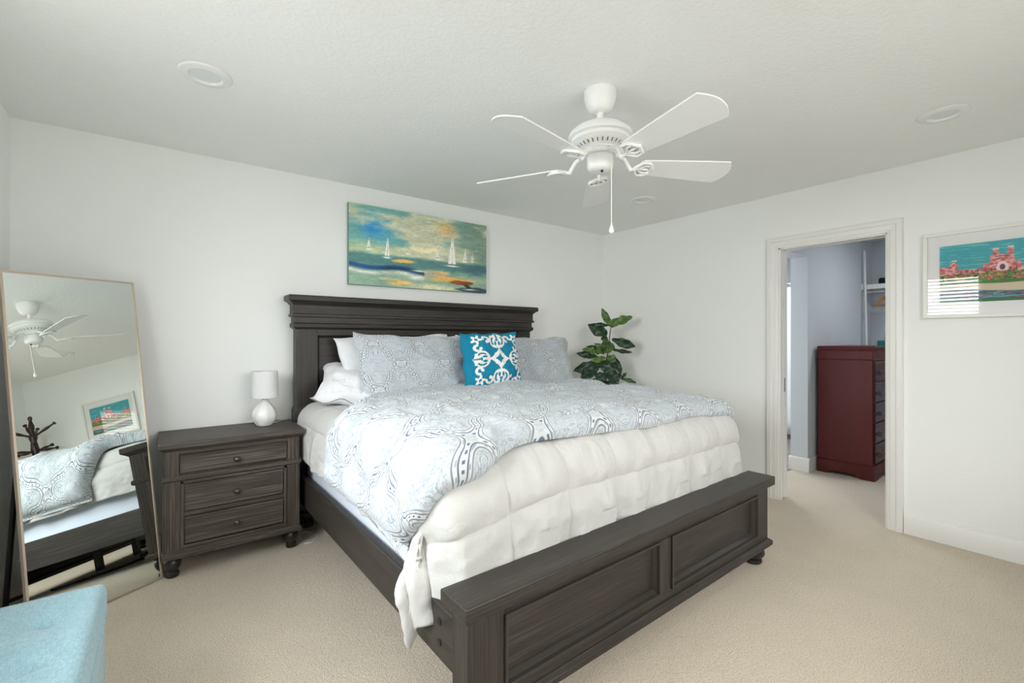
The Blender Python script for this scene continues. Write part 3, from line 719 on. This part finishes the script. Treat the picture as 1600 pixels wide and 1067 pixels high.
MB().add([mp(x, d, h) for d in (0, .004) for x, h in ((x0, h0), (x1, h0), (x1, h1), (x0, h1))], [(0,1,2,3),(7,6,5,4),(0,4,5,1),(1,5,6,2),(2,6,7,3),(3,7,4,0)]).build('mirror_glass', MIRR, mi)
MB().add([mp(x, d, h) for d in (.010, .020) for x, h in ((x0, h0), (x1, h0), (x1, h1), (x0, h1))], [(0,1,2,3),(7,6,5,4),(0,4,5,1),(1,5,6,2),(2,6,7,3),(3,7,4,0)]).build('backing_board', BLACK, mi)
lg = MB()
for x in (-.21, .21): lg.tube([mp(x, .03, 1.05), (x, .36, .008)], .011, 8)
lg.tube([(-.21, .345, .05), (.21, .345, .05)], .009, 8); lg.build('easel_leg', BLACK, mi, smooth=60)

# ------------------------------------------------------------------ ottoman
ot = thing('ottoman', 'light blue upholstered storage ottoman with a tufted lid beside the left wall', 'ottoman', (-4.305, -1.93, 0))
hx, hy = .234, .548
def soft_box(hx, hy, z0, z1, r, name, parent, bulge=.0, tuft=None, nx=60, ny=120):
    L = []
    prof = [(z0, 0.004), (z0+.004, 0), (z1-r, 0)]+[(z1-r+r*math.sin(t), r*(1-math.cos(t))) for t in np.linspace(.15, PI/2*.9, 6)]
    for z, d in prof:
        R = .018; ring = []
        for (cx, cy, a0) in ((hx-d-R, hy-d-R, 0), (-hx+d+R, hy-d-R, PI/2), (-hx+d+R, -hy+d+R, PI), (hx-d-R, -hy+d+R, 3*PI/2)):
            for t in np.linspace(a0, a0+PI/2, 6): ring.append((cx+R*math.cos(t), cy+R*math.sin(t), z))
        L.append(ring)
    return MB().loops(L).build(name, LINEN, parent, smooth=60)
soft_box(hx-.004, hy-.004, .02, .372, .004, 'storage_box', ot)
u = np.linspace(-1, 1, 70)[:, None]*np.ones((1, 150)); v = np.ones((70, 1))*np.linspace(-1, 1, 150)[None]
d = np.minimum((1-np.abs(u))*hx, (1-np.abs(v))*hy); rr = .038
zt = .472-rr+np.sqrt(np.clip(rr**2-(rr-np.clip(d, 0, rr))**2, 0, None))
for tu in (-.5, 0.5):
    for tv in (-.62, -.2, .2, .62):
        q = np.hypot((u-tu)*hx, (v-tv)*hy); zt -= .016*np.exp(-(q/.022)**2)+.010*np.exp(-(q/.075)**2)
zt += .010*(1-u**2)*(1-v**2)+.006*(fbm(u*3, v*6, 3)-.5)*sst(0, .05, d)
lx = hx*u*(1+.012*np.sin(v*7)*0); P = np.stack([lx, hy*v, zt], -1)
P = np.concatenate([np.stack([hx*u, hy*v, .374+0*u], -1)[:, :1], P, np.stack([hx*u, hy*v, .374+0*u], -1)[:, -1:]], 1)
P = np.concatenate([np.stack([P[0, :, 0], P[0, :, 1], .374+0*P[0, :, 0]], -1)[None], P, np.stack([P[-1, :, 0], P[-1, :, 1], .374+0*P[0, :, 0]], -1)[None]], 0)
lid = grid_obj('lid', P, LINEN, ot)
sm_ = MB()
for zz in (.377,):
    pts = []
    for (cx, cy, a0) in ((hx-.03, hy-.03, 0), (-hx+.03, hy-.03, PI/2), (-hx+.03, -hy+.03, PI), (hx-.03, -hy+.03, 3*PI/2)):
        for t in np.linspace(a0, a0+PI/2, 6): pts.append((cx+.031*math.cos(t), cy+.031*math.sin(t), zz))
    sm_.tube(pts+[pts[0]], .0035, 6)
sm_.build('piping', LINEN, lid, smooth=60)
for tu in (-.5, .5):
    for tv in (-.62, -.2, .2, .62): MB().lathe([(.010, 0), (.009, .004), (.004, .006), (.001, .0065)], c=(tu*hx, tv*hy, .434), n=14).build('tuft_button', LINEN, lid, smooth=60)
for x in (-hx+.04, hx-.04):
    for y in (-hy+.04, hy-.04): MB().box(x-.02, x+.02, y-.02, y+.02, 0, .024).build('foot', BLACK, ot)

# ------------------------------------------------------------------ pictures
def sea(s, t):
    n = fbm(s*6, t*9, 5); n2 = fbm(s*14+9, t*30, 4); n3 = fbm(s*3+4, t*5+2, 4)
    C = np.zeros(s.shape+(3,))
    def lay(col, m): nonlocal C; m = np.clip(m, 0, 1)[..., None]; C = C*(1-m)+np.array(col, float)/255*m
    g = lambda cs, ct, ws, wt: np.exp(-((s-cs)/ws)**2-((t-ct)/wt)**2)
    lay((112, 158, 146), np.ones_like(s)); lay((84, 158, 176), g(.20, .30, .18, .25)*1.1*(.5+n)); lay((40, 130, 186), g(.15, .27, .07, .10)*(.5+n)*1.1)
    lay((116, 138, 122), sst(.62, .95, s)*.95); lay((206, 198, 166), sst(.42, .82, n+.40*g(.50, .22, .22, .2)+.36*g(.48, .50, .25, .10))*.85)
    lay((212, 172, 108), sst(.44, .86, n3*.6+.55*g(.66, .18, .14, .16))*.85); lay((236, 222, 182), sst(.46, .85, n*.6+.5*g(.48, .47, .18, .06))*.9)
    lay((190, 198, 150), g(.12, .52, .2, .07)*.7); lay((120, 150, 130), g(.9, .4, .1, .2)*.5)
    hz = .60+.02*(n-.5)
    sea_ = sst(hz-.02, hz+.03, t); lay((82, 126, 122), sea_); lay((58, 96, 104), sea_*sst(.55, 1, s)*.8)
    lay((146, 172, 148), sst(.70, .78, t+.06*(n2-.5))*.85)
    lay((220, 170, 96), sst(.46, .86, n2*.5+.7*g(.36, .655, .10, .025)))
    st = .745+.07*s+.02*np.sin(s*14); lay((26, 78, 128), np.exp(-((t-st)/.028)**2)*(s < .5)*1.5*(.4+n2)); lay((20, 54, 80), np.exp(-((t-st-.005)/.02)**2)*sst(.16, .24, s)*(s < .5)*1.3)
    lay((200, 204, 190), np.exp(-((t-st-.065)/.022)**2)*(s < .5)*(.4+n2)); lay((232, 232, 220), g(.44, .86, .05, .025)+g(.46, .765, .05, .012))
    lay((212, 166, 100), sst(.45, .85, n2*.5+.6*g(.60, .76, .14, .03))); lay((178, 168, 160), g(.58, .80, .08, .02)*.8)
    lay((216, 162, 84), sst(.42, .80, n2*.55+.6*g(.70, .845, .20, .045))); lay((110, 62, 34), sst(.5, .66, n2*.6+.5*g(.78, .88, .12, .035)))
    lay((186, 84, 40), sst(.55, .7, n2*.6+.4*g(.74, .875, .06, .02))); lay((220, 178, 104), sst(.42, .85, n2*.5+.55*g(.32, .94, .14, .06)))
    lay((216, 206, 168), g(.58, .97, .16, .04)); lay((52, 74, 80), sst(.45, .62, n2*.4+.7*g(.9, .97, .16, .05))); lay((46, 42, 30), sst(.48, .6, n2*.5+.5*g(.84, .93, .05, .03)))
    lay((236, 236, 226), g(.86, .965, .05, .008))
    for bs_, b0_, b1_, wd, al in ((.12, .40, .55, .011, 1), (.24, .36, .63, .017, 1), (.38, .475, .55, .008, .8), (.60, .42, .58, .013, 1), (.71, .23, .65, .034, 1), (.815, .38, .57, .014, 1), (.876, .42, .56, .010, .8)):
        f = np.clip((t-b0_)/(b1_-b0_), 0, 1); ctr = bs_+.006*(1-f); inn = (t > b0_) & (t < b1_-.06*(b1_-b0_))
        lay((228, 228, 216), al*inn*(sst(wd*f**.8*1.05+.0012, wd*f**.8*.8, np.abs(s-ctr)))); lay((120, 110, 100), .7*inn*(np.abs(s-ctr-.002*f) < .0016)*(n2 > .4)); lay((240, 240, 232), al*g(bs_, b1_, wd*1.3, .010)*1.2); lay((60, 70, 76), al*g(bs_, b1_-.02, wd*.8, .006)*.6)
    f = lambda c: np.where(c <= .04045, c/12.92, ((c+.055)/1.055)**2.4)
    return f(np.clip(C*(.92+.22*n2[..., None]+.18*fbm(s*60, t*70, 2)[..., None]), 0, 1))
PW, PH = 1.222, .607; ny, nx = 170, 340
pt = thing('canvas_painting', 'unframed abstract seascape canvas with white sailboats hanging above the headboard', 'painting', (-2.224, -.04, 1.9965))
S, T_ = np.meshgrid(np.linspace(0, 1, nx), np.linspace(0, 1, ny), indexing='ij')
grid_obj('painted_face', np.stack([(S-.5)*PW, 0*S, (.5-T_)*PH], -1), PAINT, pt, colors=sea(S, T_), flip=True)
sd = MB().box(-PW/2, PW/2, .0005, .037, -PH/2, PH/2).build('canvas_edge', M('green_grey_canvas_edge', srgb(112, 146, 132), .7)[0], pt)

def hotel(s, t):
    n = fbm(s*30, t*40, 3); n2 = fbm(s*8, t*60, 3); C = np.zeros(s.shape+(3,))
    def lay(col, m): nonlocal C; m = np.clip(m*1., 0, 1)[..., None]; C = C*(1-m)+np.array(col, float)/255*m
    lay((64, 176, 184), np.ones_like(s)); lay((140, 206, 206), sst(.58, .70, n2)*.8)
    R = lambda a, b, c, d: (s > a) & (s < b) & (t > c) & (t < d)
    pink = R(0, 1, .42, .60) & (t > .44+.03*np.sin(s*40)*0)
    for r in ((.0, .12, .37, .6), (.10, .17, .31, .6), (.12, .15, .27, .6), (.40, .72, .36, .6), (.46, .66, .24, .6), (.48, .535, .14, .6), (.61, .66, .12, .6), (.80, .9, .36, .6), (.86, .89, .30, .6)): pink = pink | R(*r)
    pink = pink | ((t > .22+.9*np.abs(s-.565)) & R(.46, .67, .16, .6)); lay((226, 142, 138), pink); lay((196, 96, 96), pink*(n > .56)*.9); lay((246, 206, 196), pink*(n < .36)*.8)
    lay((244, 226, 220), R(.48, .535, .125, .15)+R(.61, .66, .105, .13)+R(.11, .16, .26, .28)); lay((90, 50, 60), R(.50, .635, .255, .27))
    for a in (.47, .50, .60, .63, .42, .68, .2, .25, .3, .35, .75, .8, .9, .95): lay((110, 56, 70), ((s-a)/.008)**2+((t-.47)/.018)**2 < 1)
    ar = np.hypot((s-.565)/.045, (t-.44)/.09); lay((246, 230, 226), (ar < 1.1) & (t < .5)); lay((120, 60, 70), (ar < .55) & (t < .5))
    gr = sst(.49, .53, t+.06*(n-.5)); lay((104, 140, 62), gr); lay((60, 100, 52), gr*(n > .55)); lay((206, 100, 96), gr*(fbm(s*45, t*30+8, 2) > .60)*(t < .66)); lay((196, 190, 104), gr*(fbm(s*40+5, t*30, 2) > .64)*.8)
    lay((64, 128, 58), sst(.64, .655, t)*(t < .70)); lay((222, 204, 180), sst(.685, .70, t+.01*np.sin(s*8))); wt = sst(.80, .82, t+.03*np.sin(s*5+1)+.03*(n2-.5))
    lay((52, 92, 110), wt); lay((120, 168, 176), wt*(n2 > .56)); lay((170, 112, 110), wt*(n2 < .40)*.7); lay((56, 112, 70), sst(.93, .96, t+.04*(n2-.5)))
    f = lambda c: np.where(c <= .04045, c/12.92, ((c+.055)/1.055)**2.4)
    return f(np.clip(C, 0, 1))
FY0, FY1, FZ0, FZ1 = -3.35, -2.708, 1.418, 1.955; AY0, AY1, AZ0, AZ1 = -3.267, -2.787, 1.511, 1.866
pf = thing('framed_picture', 'white framed print of a pink seaside building hanging right of the doorway', 'picture', (-.004, (FY0+FY1)/2, (FZ0+FZ1)/2))
yc, zc = (FY0+FY1)/2, (FZ0+FZ1)/2
f = MB(); fwd = .022
for a in ((FY0, FY1, FZ0, FZ0+fwd), (FY0, FY1, FZ1-fwd, FZ1), (FY0, FY0+fwd, FZ0+fwd, FZ1-fwd), (FY1-fwd, FY1, FZ0+fwd, FZ1-fwd)): f.box(-.026, 0, a[0]-yc, a[1]-yc, a[2]-zc, a[3]-zc)
f.build('picture_frame', FRAMEW, pf, bevel=.002)
m = MB(); i0, i1, j0, j1 = FY0+fwd-yc, FY1-fwd-yc, FZ0+fwd-zc, FZ1-fwd-zc
for a in ((i0, i1, j0, AZ0-zc), (i0, i1, AZ1-zc, j1), (i0, AY0-yc, AZ0-zc, AZ1-zc), (AY1-yc, i1, AZ0-zc, AZ1-zc)): m.box(-.012, -.006, *a)
m.build('mat_board', MAT, pf)
S, T_ = np.meshgrid(np.linspace(0, 1, 220), np.linspace(0, 1, 160), indexing='ij')
grid_obj('art_print', np.stack([-.007+0*S, AY1-yc-S*(AY1-AY0), AZ1-zc-T_*(AZ1-AZ0)], -1), PRINT, pf, colors=hotel(S, T_), flip=True)
MB().add([(-.0185, i0, j0), (-.0185, i1, j0), (-.0185, i1, j1), (-.0185, i0, j1)], [(0, 3, 2, 1)]).build('picture_glass', GLASS, pf)

# ------------------------------------------------------------------ fiddle-leaf fig behind the bed
PX_, PY_ = -.40, -.42; D0 = float((np.array([PX_, PY_])-CAM[:2]) @ FW[:2])
fig = thing('potted_fig', 'tall broad-leaved green fig plant standing in the corner behind the bed', 'plant', (PX_, PY_, 0))
MB().lathe([(.10, 0), (.12, .01), (.15, .28), (.155, .30), (.145, .30), (.14, .27), (.001, .27)], n=40, cap=False).build('planter', POT, fig, smooth=40)
def pl(x, y, dd=0): return at(860+x*.1406, 460+y*.1406, D0+dd)-np.array([PX_, PY_, 0])
st = MB(); st.tube([(0, 0, .26), (.004, -.004, .6), pl(600, 830), pl(640, 640), pl(662, 430), pl(675, 350), pl(672, 270)], [.010, .009, .008, .007, .006, .005, .002], 10)
st.tube([(.01, .01, .26), (.03, -.02, .6), pl(760, 960, -.04), pl(790, 900, -.05)], [.008, .007, .005, .004], 8); st.build('stem', STEM, fig, smooth=60)
LV = [(670,360,570,155,95,1,.02,.0),(690,350,910,238,120,1,-.04,-.05),(675,365,765,262,110,1,.0,-.02),(650,345,485,328,60,0,.03,.05),(630,450,425,335,165,0,-.03,-.06),(640,430,545,348,55,0,.05,.06),
      (640,500,560,480,95,0,.05,.08),(680,495,948,585,125,0,-.04,-.06),(620,655,590,490,165,2,-.05,-.08),(650,610,690,540,120,1,-.04,-.03),(600,660,505,545,120,1,-.07,-.08),(545,660,368,600,95,1,-.08,-.10),(560,600,400,580,60,0,.04,.06),
      (520,690,295,655,100,0,-.04,-.07),(610,700,455,740,85,1,-.10,-.14),(640,690,725,745,110,1,-.08,-.12),(600,640,690,600,90,1,-.06,-.06),(680,610,915,648,55,0,.0,-.02),(715,690,790,905,80,0,-.04,-.06),(700,690,740,800,90,0,.02,.02),
      (560,790,262,845,165,0,-.04,-.08),(540,800,335,930,150,0,-.06,-.10),(550,770,725,835,190,0,-.08,-.12),(590,850,765,965,180,0,-.06,-.08),(500,880,610,965,140,0,-.10,-.12),(430,770,700,785,110,0,.03,.05),(785,935,955,978,55,2,-.05,-.08),(785,930,845,868,45,2,-.03,-.05),
      (790,940,735,870,45,2,-.02,-.03),(600,960,420,1040,150,0,-.05,-.07),(600,980,760,1060,150,0,-.05,-.07),(590,1080,450,1160,150,0,-.05,-.07),(600,1100,760,1190,150,0,-.05,-.07)]
lvD, lvB = [], []
def leaf(b, tp, wd, mat, k):
    b, tp = np.array(b), np.array(tp); d = tp-b; Ln = np.linalg.norm(d); d /= Ln
    side = np.cross(d, -FW+np.array([0, 0, .9])*random.uniform(-.2, .7)+RT*random.uniform(-.5, .5)); side /= np.linalg.norm(side); nr = np.cross(side, d)
    n, m = 18, 9; P = np.zeros((n, m, 3))
    for i in range(n):
        f = i/(n-1); wv_ = (math.sin(PI*min(1, f**.72))**.75)*(.55+.45*sst(.1, .7, np.float64(f)))*wd/2*(1 if f > .02 else 0)
        for j in range(m):
            g = j/(m-1)*2-1
            P[i, j] = b+d*Ln*f+side*g*wv_*(1+.06*math.sin(f*20+k))+nr*(abs(g)*wv_*.32+.05*Ln*math.sin(f*PI)-.10*Ln*f*f+.012*math.sin(f*16+g*2+k)*abs(g))
    return P
groups = {0: [], 1: [], 2: []}
for k, (bx_, by_, tx_, ty_, wd, c_, db, dt_) in enumerate(LV):
    groups[c_].append(leaf(pl(bx_, by_, db*.5), pl(tx_, ty_, dt_), wd*.1406/FPX*D0, None, k))
lm = [LEAFD, LEAFB, leafm('mid_green_leaf', (.028, .075, .022), (.055, .115, .034))]
V, Fc, mi_ = [], [], []
for c_, Ls in groups.items():
    for P in Ls:
        b = len(V); n, m = P.shape[:2]; V += P.reshape(-1, 3).tolist()
        for i in range(n-1):
            for j in range(m-1): Fc.append((b+i*m+j, b+(i+1)*m+j, b+(i+1)*m+j+1, b+i*m+j+1)); mi_.append(c_)
me = bpy.data.meshes.new('foliage'); me.from_pydata(V, [], Fc); me.update()
for q in lm: me.materials.append(q)
me.polygons.foreach_set('material_index', mi_); me.polygons.foreach_set('use_smooth', [True]*len(mi_))
fo = bpy.data.objects.new('foliage', me); COL.objects.link(fo); fo.parent = fig
md = fo.modifiers.new('solid', 'SOLIDIFY'); md.thickness = .0012

# ------------------------------------------------------------------ coat rack seen in the mirror
cr = thing('coat_rack', 'dark turned wooden coat rack with pegs, seen reflected in the leaning mirror', 'coat rack', (-.30, -3.735, 0))
MB().lathe([(.030, .05), (.034, .10), (.026, .14), (.022, .3), (.030, .34), (.022, .38), (.02, .9), (.028, .94), (.020, .98), (.021, 1.30), (.034, 1.36), (.026, 1.40), (.036, 1.45), (.040, 1.50), (.034, 1.56), (.028, 1.59), (.040, 1.63), (.042, 1.66), (.028, 1.70), (.020, 1.72), (.028, 1.76), (.030, 1.79), (.020, 1.83), (.014, 1.86), (.022, 1.885), (.022, 1.90), (.012, 1.915), (.002, 1.918)], n=24).build('pole', MAHOG, cr, smooth=50)
def peg(z0, ang, ln, rise):
    c_, s_ = math.cos(ang), math.sin(ang); L = []
    pts, rad_ = [], []
    for f, r in ((0, .015), (.25, .012), (.45, .018), (.6, .018), (.75, .011), (.88, .010), (.93, .020), (.98, .021), (1, .010)):
        pts.append(((.02+ln*f)*c_, (.02+ln*f)*s_, z0+rise*f)); rad_.append(r)
    MB().tube(pts, rad_, 12).build('peg', MAHOG, cr, smooth=60)
for k in range(4): peg(1.66, PI/4+k*PI/2+.35, .20, .12)
for k in range(4): peg(1.47, k*PI/2+.25, .235, .015)
for k in range(4):
    a = PI/4+k*PI/2; MB().tube([(.02*math.cos(a), .02*math.sin(a), .14), (.12*math.cos(a), .12*math.sin(a), .11), (.22*math.cos(a), .22*math.sin(a), .03), (.25*math.cos(a), .25*math.sin(a), .016)], [.018, .017, .015, .016], 12).build('foot', MAHOG, cr, smooth=60)

# ------------------------------------------------------------------ closet: chest of drawers, shelf, clothes
dr = thing('chest_of_drawers', 'tall cherry red chest of drawers standing in the closet', 'chest of drawers', (1.164, -1.70, 0))
DWd, DD = .86, .434
MB().box(0, DWd, -DD, 0, .10, 1.185).build('case', CHX, dr, bevel=.003)
MB().rects([(1.172, -.006, DWd+.006, -DD-.006, 0), (1.182, -.012, DWd+.012, -DD-.012, 0), (1.192, -.016, DWd+.016, -DD-.018, 0), (1.204, -.018, DWd+.018, -DD-.022, 0), (1.214, -.012, DWd+.012, -DD-.015, 0)]).build('top', CHX, dr)
MB().rects([(1.085, -.004, DWd+.004, -DD-.004, 0), (1.090, -.008, DWd+.008, -DD-.010, 0), (1.098, -.004, DWd+.004, -DD-.004, 0)]).build('frieze_moulding', CHX, dr)
bs_ = MB()
def skirt(L, fx):
    pts = [(0, 0), (.085, 0), (.10, .012), (.12, .030), (L-.12, .030), (L-.10, .012), (L-.085, 0), (L, 0), (L, .118), (0, .118)]
    return [fx(p) for p in pts]
bs_.prism(skirt(DD-.002, lambda p: (-DD+.002+p[0], p[1])), 0, -.0155, .004)
bs_.prism(skirt(DWd+.032, lambda p: (-.016+p[0], p[1])), 1, -DD-.02, -DD+.004)
bs_.prism(skirt(DD-.002, lambda p: (-DD+.002+p[0], p[1])), 0, DWd-.004, DWd+.0155)
bs_.rects([(.116, -.018, DWd+.018, -DD-.024, 0), (.124, -.018, DWd+.018, -DD-.024, 0), (.134, -.004, DWd+.004, -DD-.006, 0)])
bs_.build('bracket_base', CHX, dr)
for k in range(5):
    z0 = .148+k*.187; d = MB().loops([[(.03+e_, y, z0+e_), (DWd-.03-e_, y, z0+e_), (DWd-.03-e_, y, z0+.178-e_), (.03+e_, y, z0+.178-e_)] for y, e_ in ((-DD+.004, 0), (-DD-.010, 0), (-DD-.014, .006))]).build('drawer', CHF, dr)
    for xx in (.115, DWd-.115):
        h = MB(); h.tube([(xx-.035, -DD-.014, z0+.09), (xx-.035, -DD-.026, z0+.088), (xx-.022, -DD-.030, z0+.066), (xx, -DD-.031, z0+.060), (xx+.022, -DD-.030, z0+.066), (xx+.035, -DD-.026, z0+.088), (xx+.035, -DD-.014, z0+.09)], .0045, 8)
        for q in (-.035, .035): h.lathe([(.010, 0), (.001, .012)], c=(xx+q, -DD-.018, z0+.084), n=10)
        h.build('bail_pull', BLACK, d, smooth=60)
sw = thing('wire_shelf', 'white wire closet shelf with a hanging rod along the far closet wall', 'shelf', (2.72, -1.70, 1.90))
ws = MB()
for x in np.linspace(-.16, .16, 12): ws.tube([(x, .02, 0), (x, -1.4, 0)], .003, 6)
for y in np.linspace(-.1, -1.35, 6): ws.tube([(-.16, y, -.003), (.17, y, -.003)], .003, 6)
ws.box(-.172, -.158, -1.4, .025, -.045, .008); ws.build('wire_deck', WHITE, sw)
MB().box(-.19, -.10, .008, .028, -.055, .020).build('end_bracket', WHITE, sw, bevel=.002)
MB().tube([(-.10, .025, -.075), (-.10, -1.4, -.075)], .010, 10).build('hanging_rod', WHITE, sw, smooth=60)
for k, (y, z1, yy) in enumerate(((-1.86, .075, .10), (-2.02, .16, .12))):
    o = MB().box(2.60, 2.86, y-yy/2-.02, y+yy/2, 1.906, 1.906+z1).build('folded_clothes', NAVY, bevel=.02, seg=3)
    tag(o, ('low navy folded garment nearest the wall on the closet wire shelf', 'taller navy folded pile beside the low one on the closet wire shelf')[k], 'clothes')
def hanger(y, k, label):
    h = thing('clothes_hanger', label, 'hanger', (2.62, y, 1.825), R_(8*(k-1)), 'wooden hangers on the closet rod')
    b = MB(); b.tube([(-.19, 0, -.17), (-.10, 0, -.125), (-.02, 0, -.075), (0, 0, -.068), (.02, 0, -.075), (.10, 0, -.125), (.19, 0, -.17)], [.011, .013, .014, .014, .014, .013, .011], 10); b.tube([(-.17, 0, -.165), (.17, 0, -.165)], .006, 8); b.build('hanger_body', ORNG, h, smooth=60)
    MB().tube([(0, 0, -.065), (0, 0, -.03), (.012, 0, -.012), (.016, 0, .004), (.008, 0, .016), (-.006, 0, .016), (-.014, 0, .004)], .0022, 6).build('hook', CHROME, h)
for k, y in enumerate((-1.86, -1.92, -1.98)): hanger(y, k, ('honey wood hanger nearest the closet back wall, on the rod', 'honey wood hanger in the middle of three on the closet rod', 'honey wood hanger farthest from the back wall on the closet rod')[k])
lo = thing('lower_shelf', 'white lower closet shelf seen just over the chest of drawers', 'shelf', (2.74, -1.70, 1.155))
MB().box(-.16, .155, -1.4, .025, -.01, .01).build('board', WHITE, lo, bevel=.002); MB().box(-.02, .0, -.02, .025, -1.154, -.01).build('upright', WHITE, lo)
z = 1.166
for k, (mm, hh, wq, nm) in enumerate(((NAVY, .035, 0, 'dark folded cloth at the bottom of the pile on the lower closet shelf'), (TEALC, .06, .0, 'teal folded cloth in the middle of the pile on the lower closet shelf'), (GREYC, .05, .02, 'pale grey folded cloth on top of the pile on the lower closet shelf'))):
    o = MB().box(2.60+wq, 2.86-wq, -2.20+wq, -1.80-wq*3, z, z+hh).build('folded_cloth', mm, bevel=.012, seg=3); tag(o, nm, 'clothes'); z += hh+.001
rod = MB().tube([(2.47, -1.76, .004), (2.535, -1.70, 2.30)], .012, 12).build('white_pole', WHITE, smooth=60)
tag(rod, 'thin white pole leaning beside the closet shelf', 'pole')

# ------------------------------------------------------------------ bathroom beyond the closet opening
rod = MB().tube([(2.42, -1.515, 1.985), (2.42, .11, 1.985)], .013, 12).build('shower_rod', CHROME, smooth=60); tag(rod, 'metal shower rod across the bathroom beyond the closet', 'rod')
ny = 160; yv = np.linspace(-1.49, .08, ny)[:, None]*np.ones((1, 12)); zv = np.ones((ny, 1))*np.linspace(1.94, .06, 12)[None]
xv = 2.42+.018*np.sin(yv*46+.6*np.sin(yv*9))*(.5+.5*(1.95-zv)/1.9)
ct = grid_obj('shower_curtain', np.stack([xv, yv, zv], -1), CURT, solid=.002); tag(ct, 'white shower curtain hanging from the metal rod in the bathroom', 'curtain')
rg = MB()
for y in np.linspace(-1.47, .06, 13):
    o = MB(); o.tube([(2.42+.019*math.cos(t), y, 1.972+.032*math.sin(t)) for t in np.linspace(0, 2*PI, 15)], .0025, 6)
    o.build('curtain_ring', CHROME, ct)
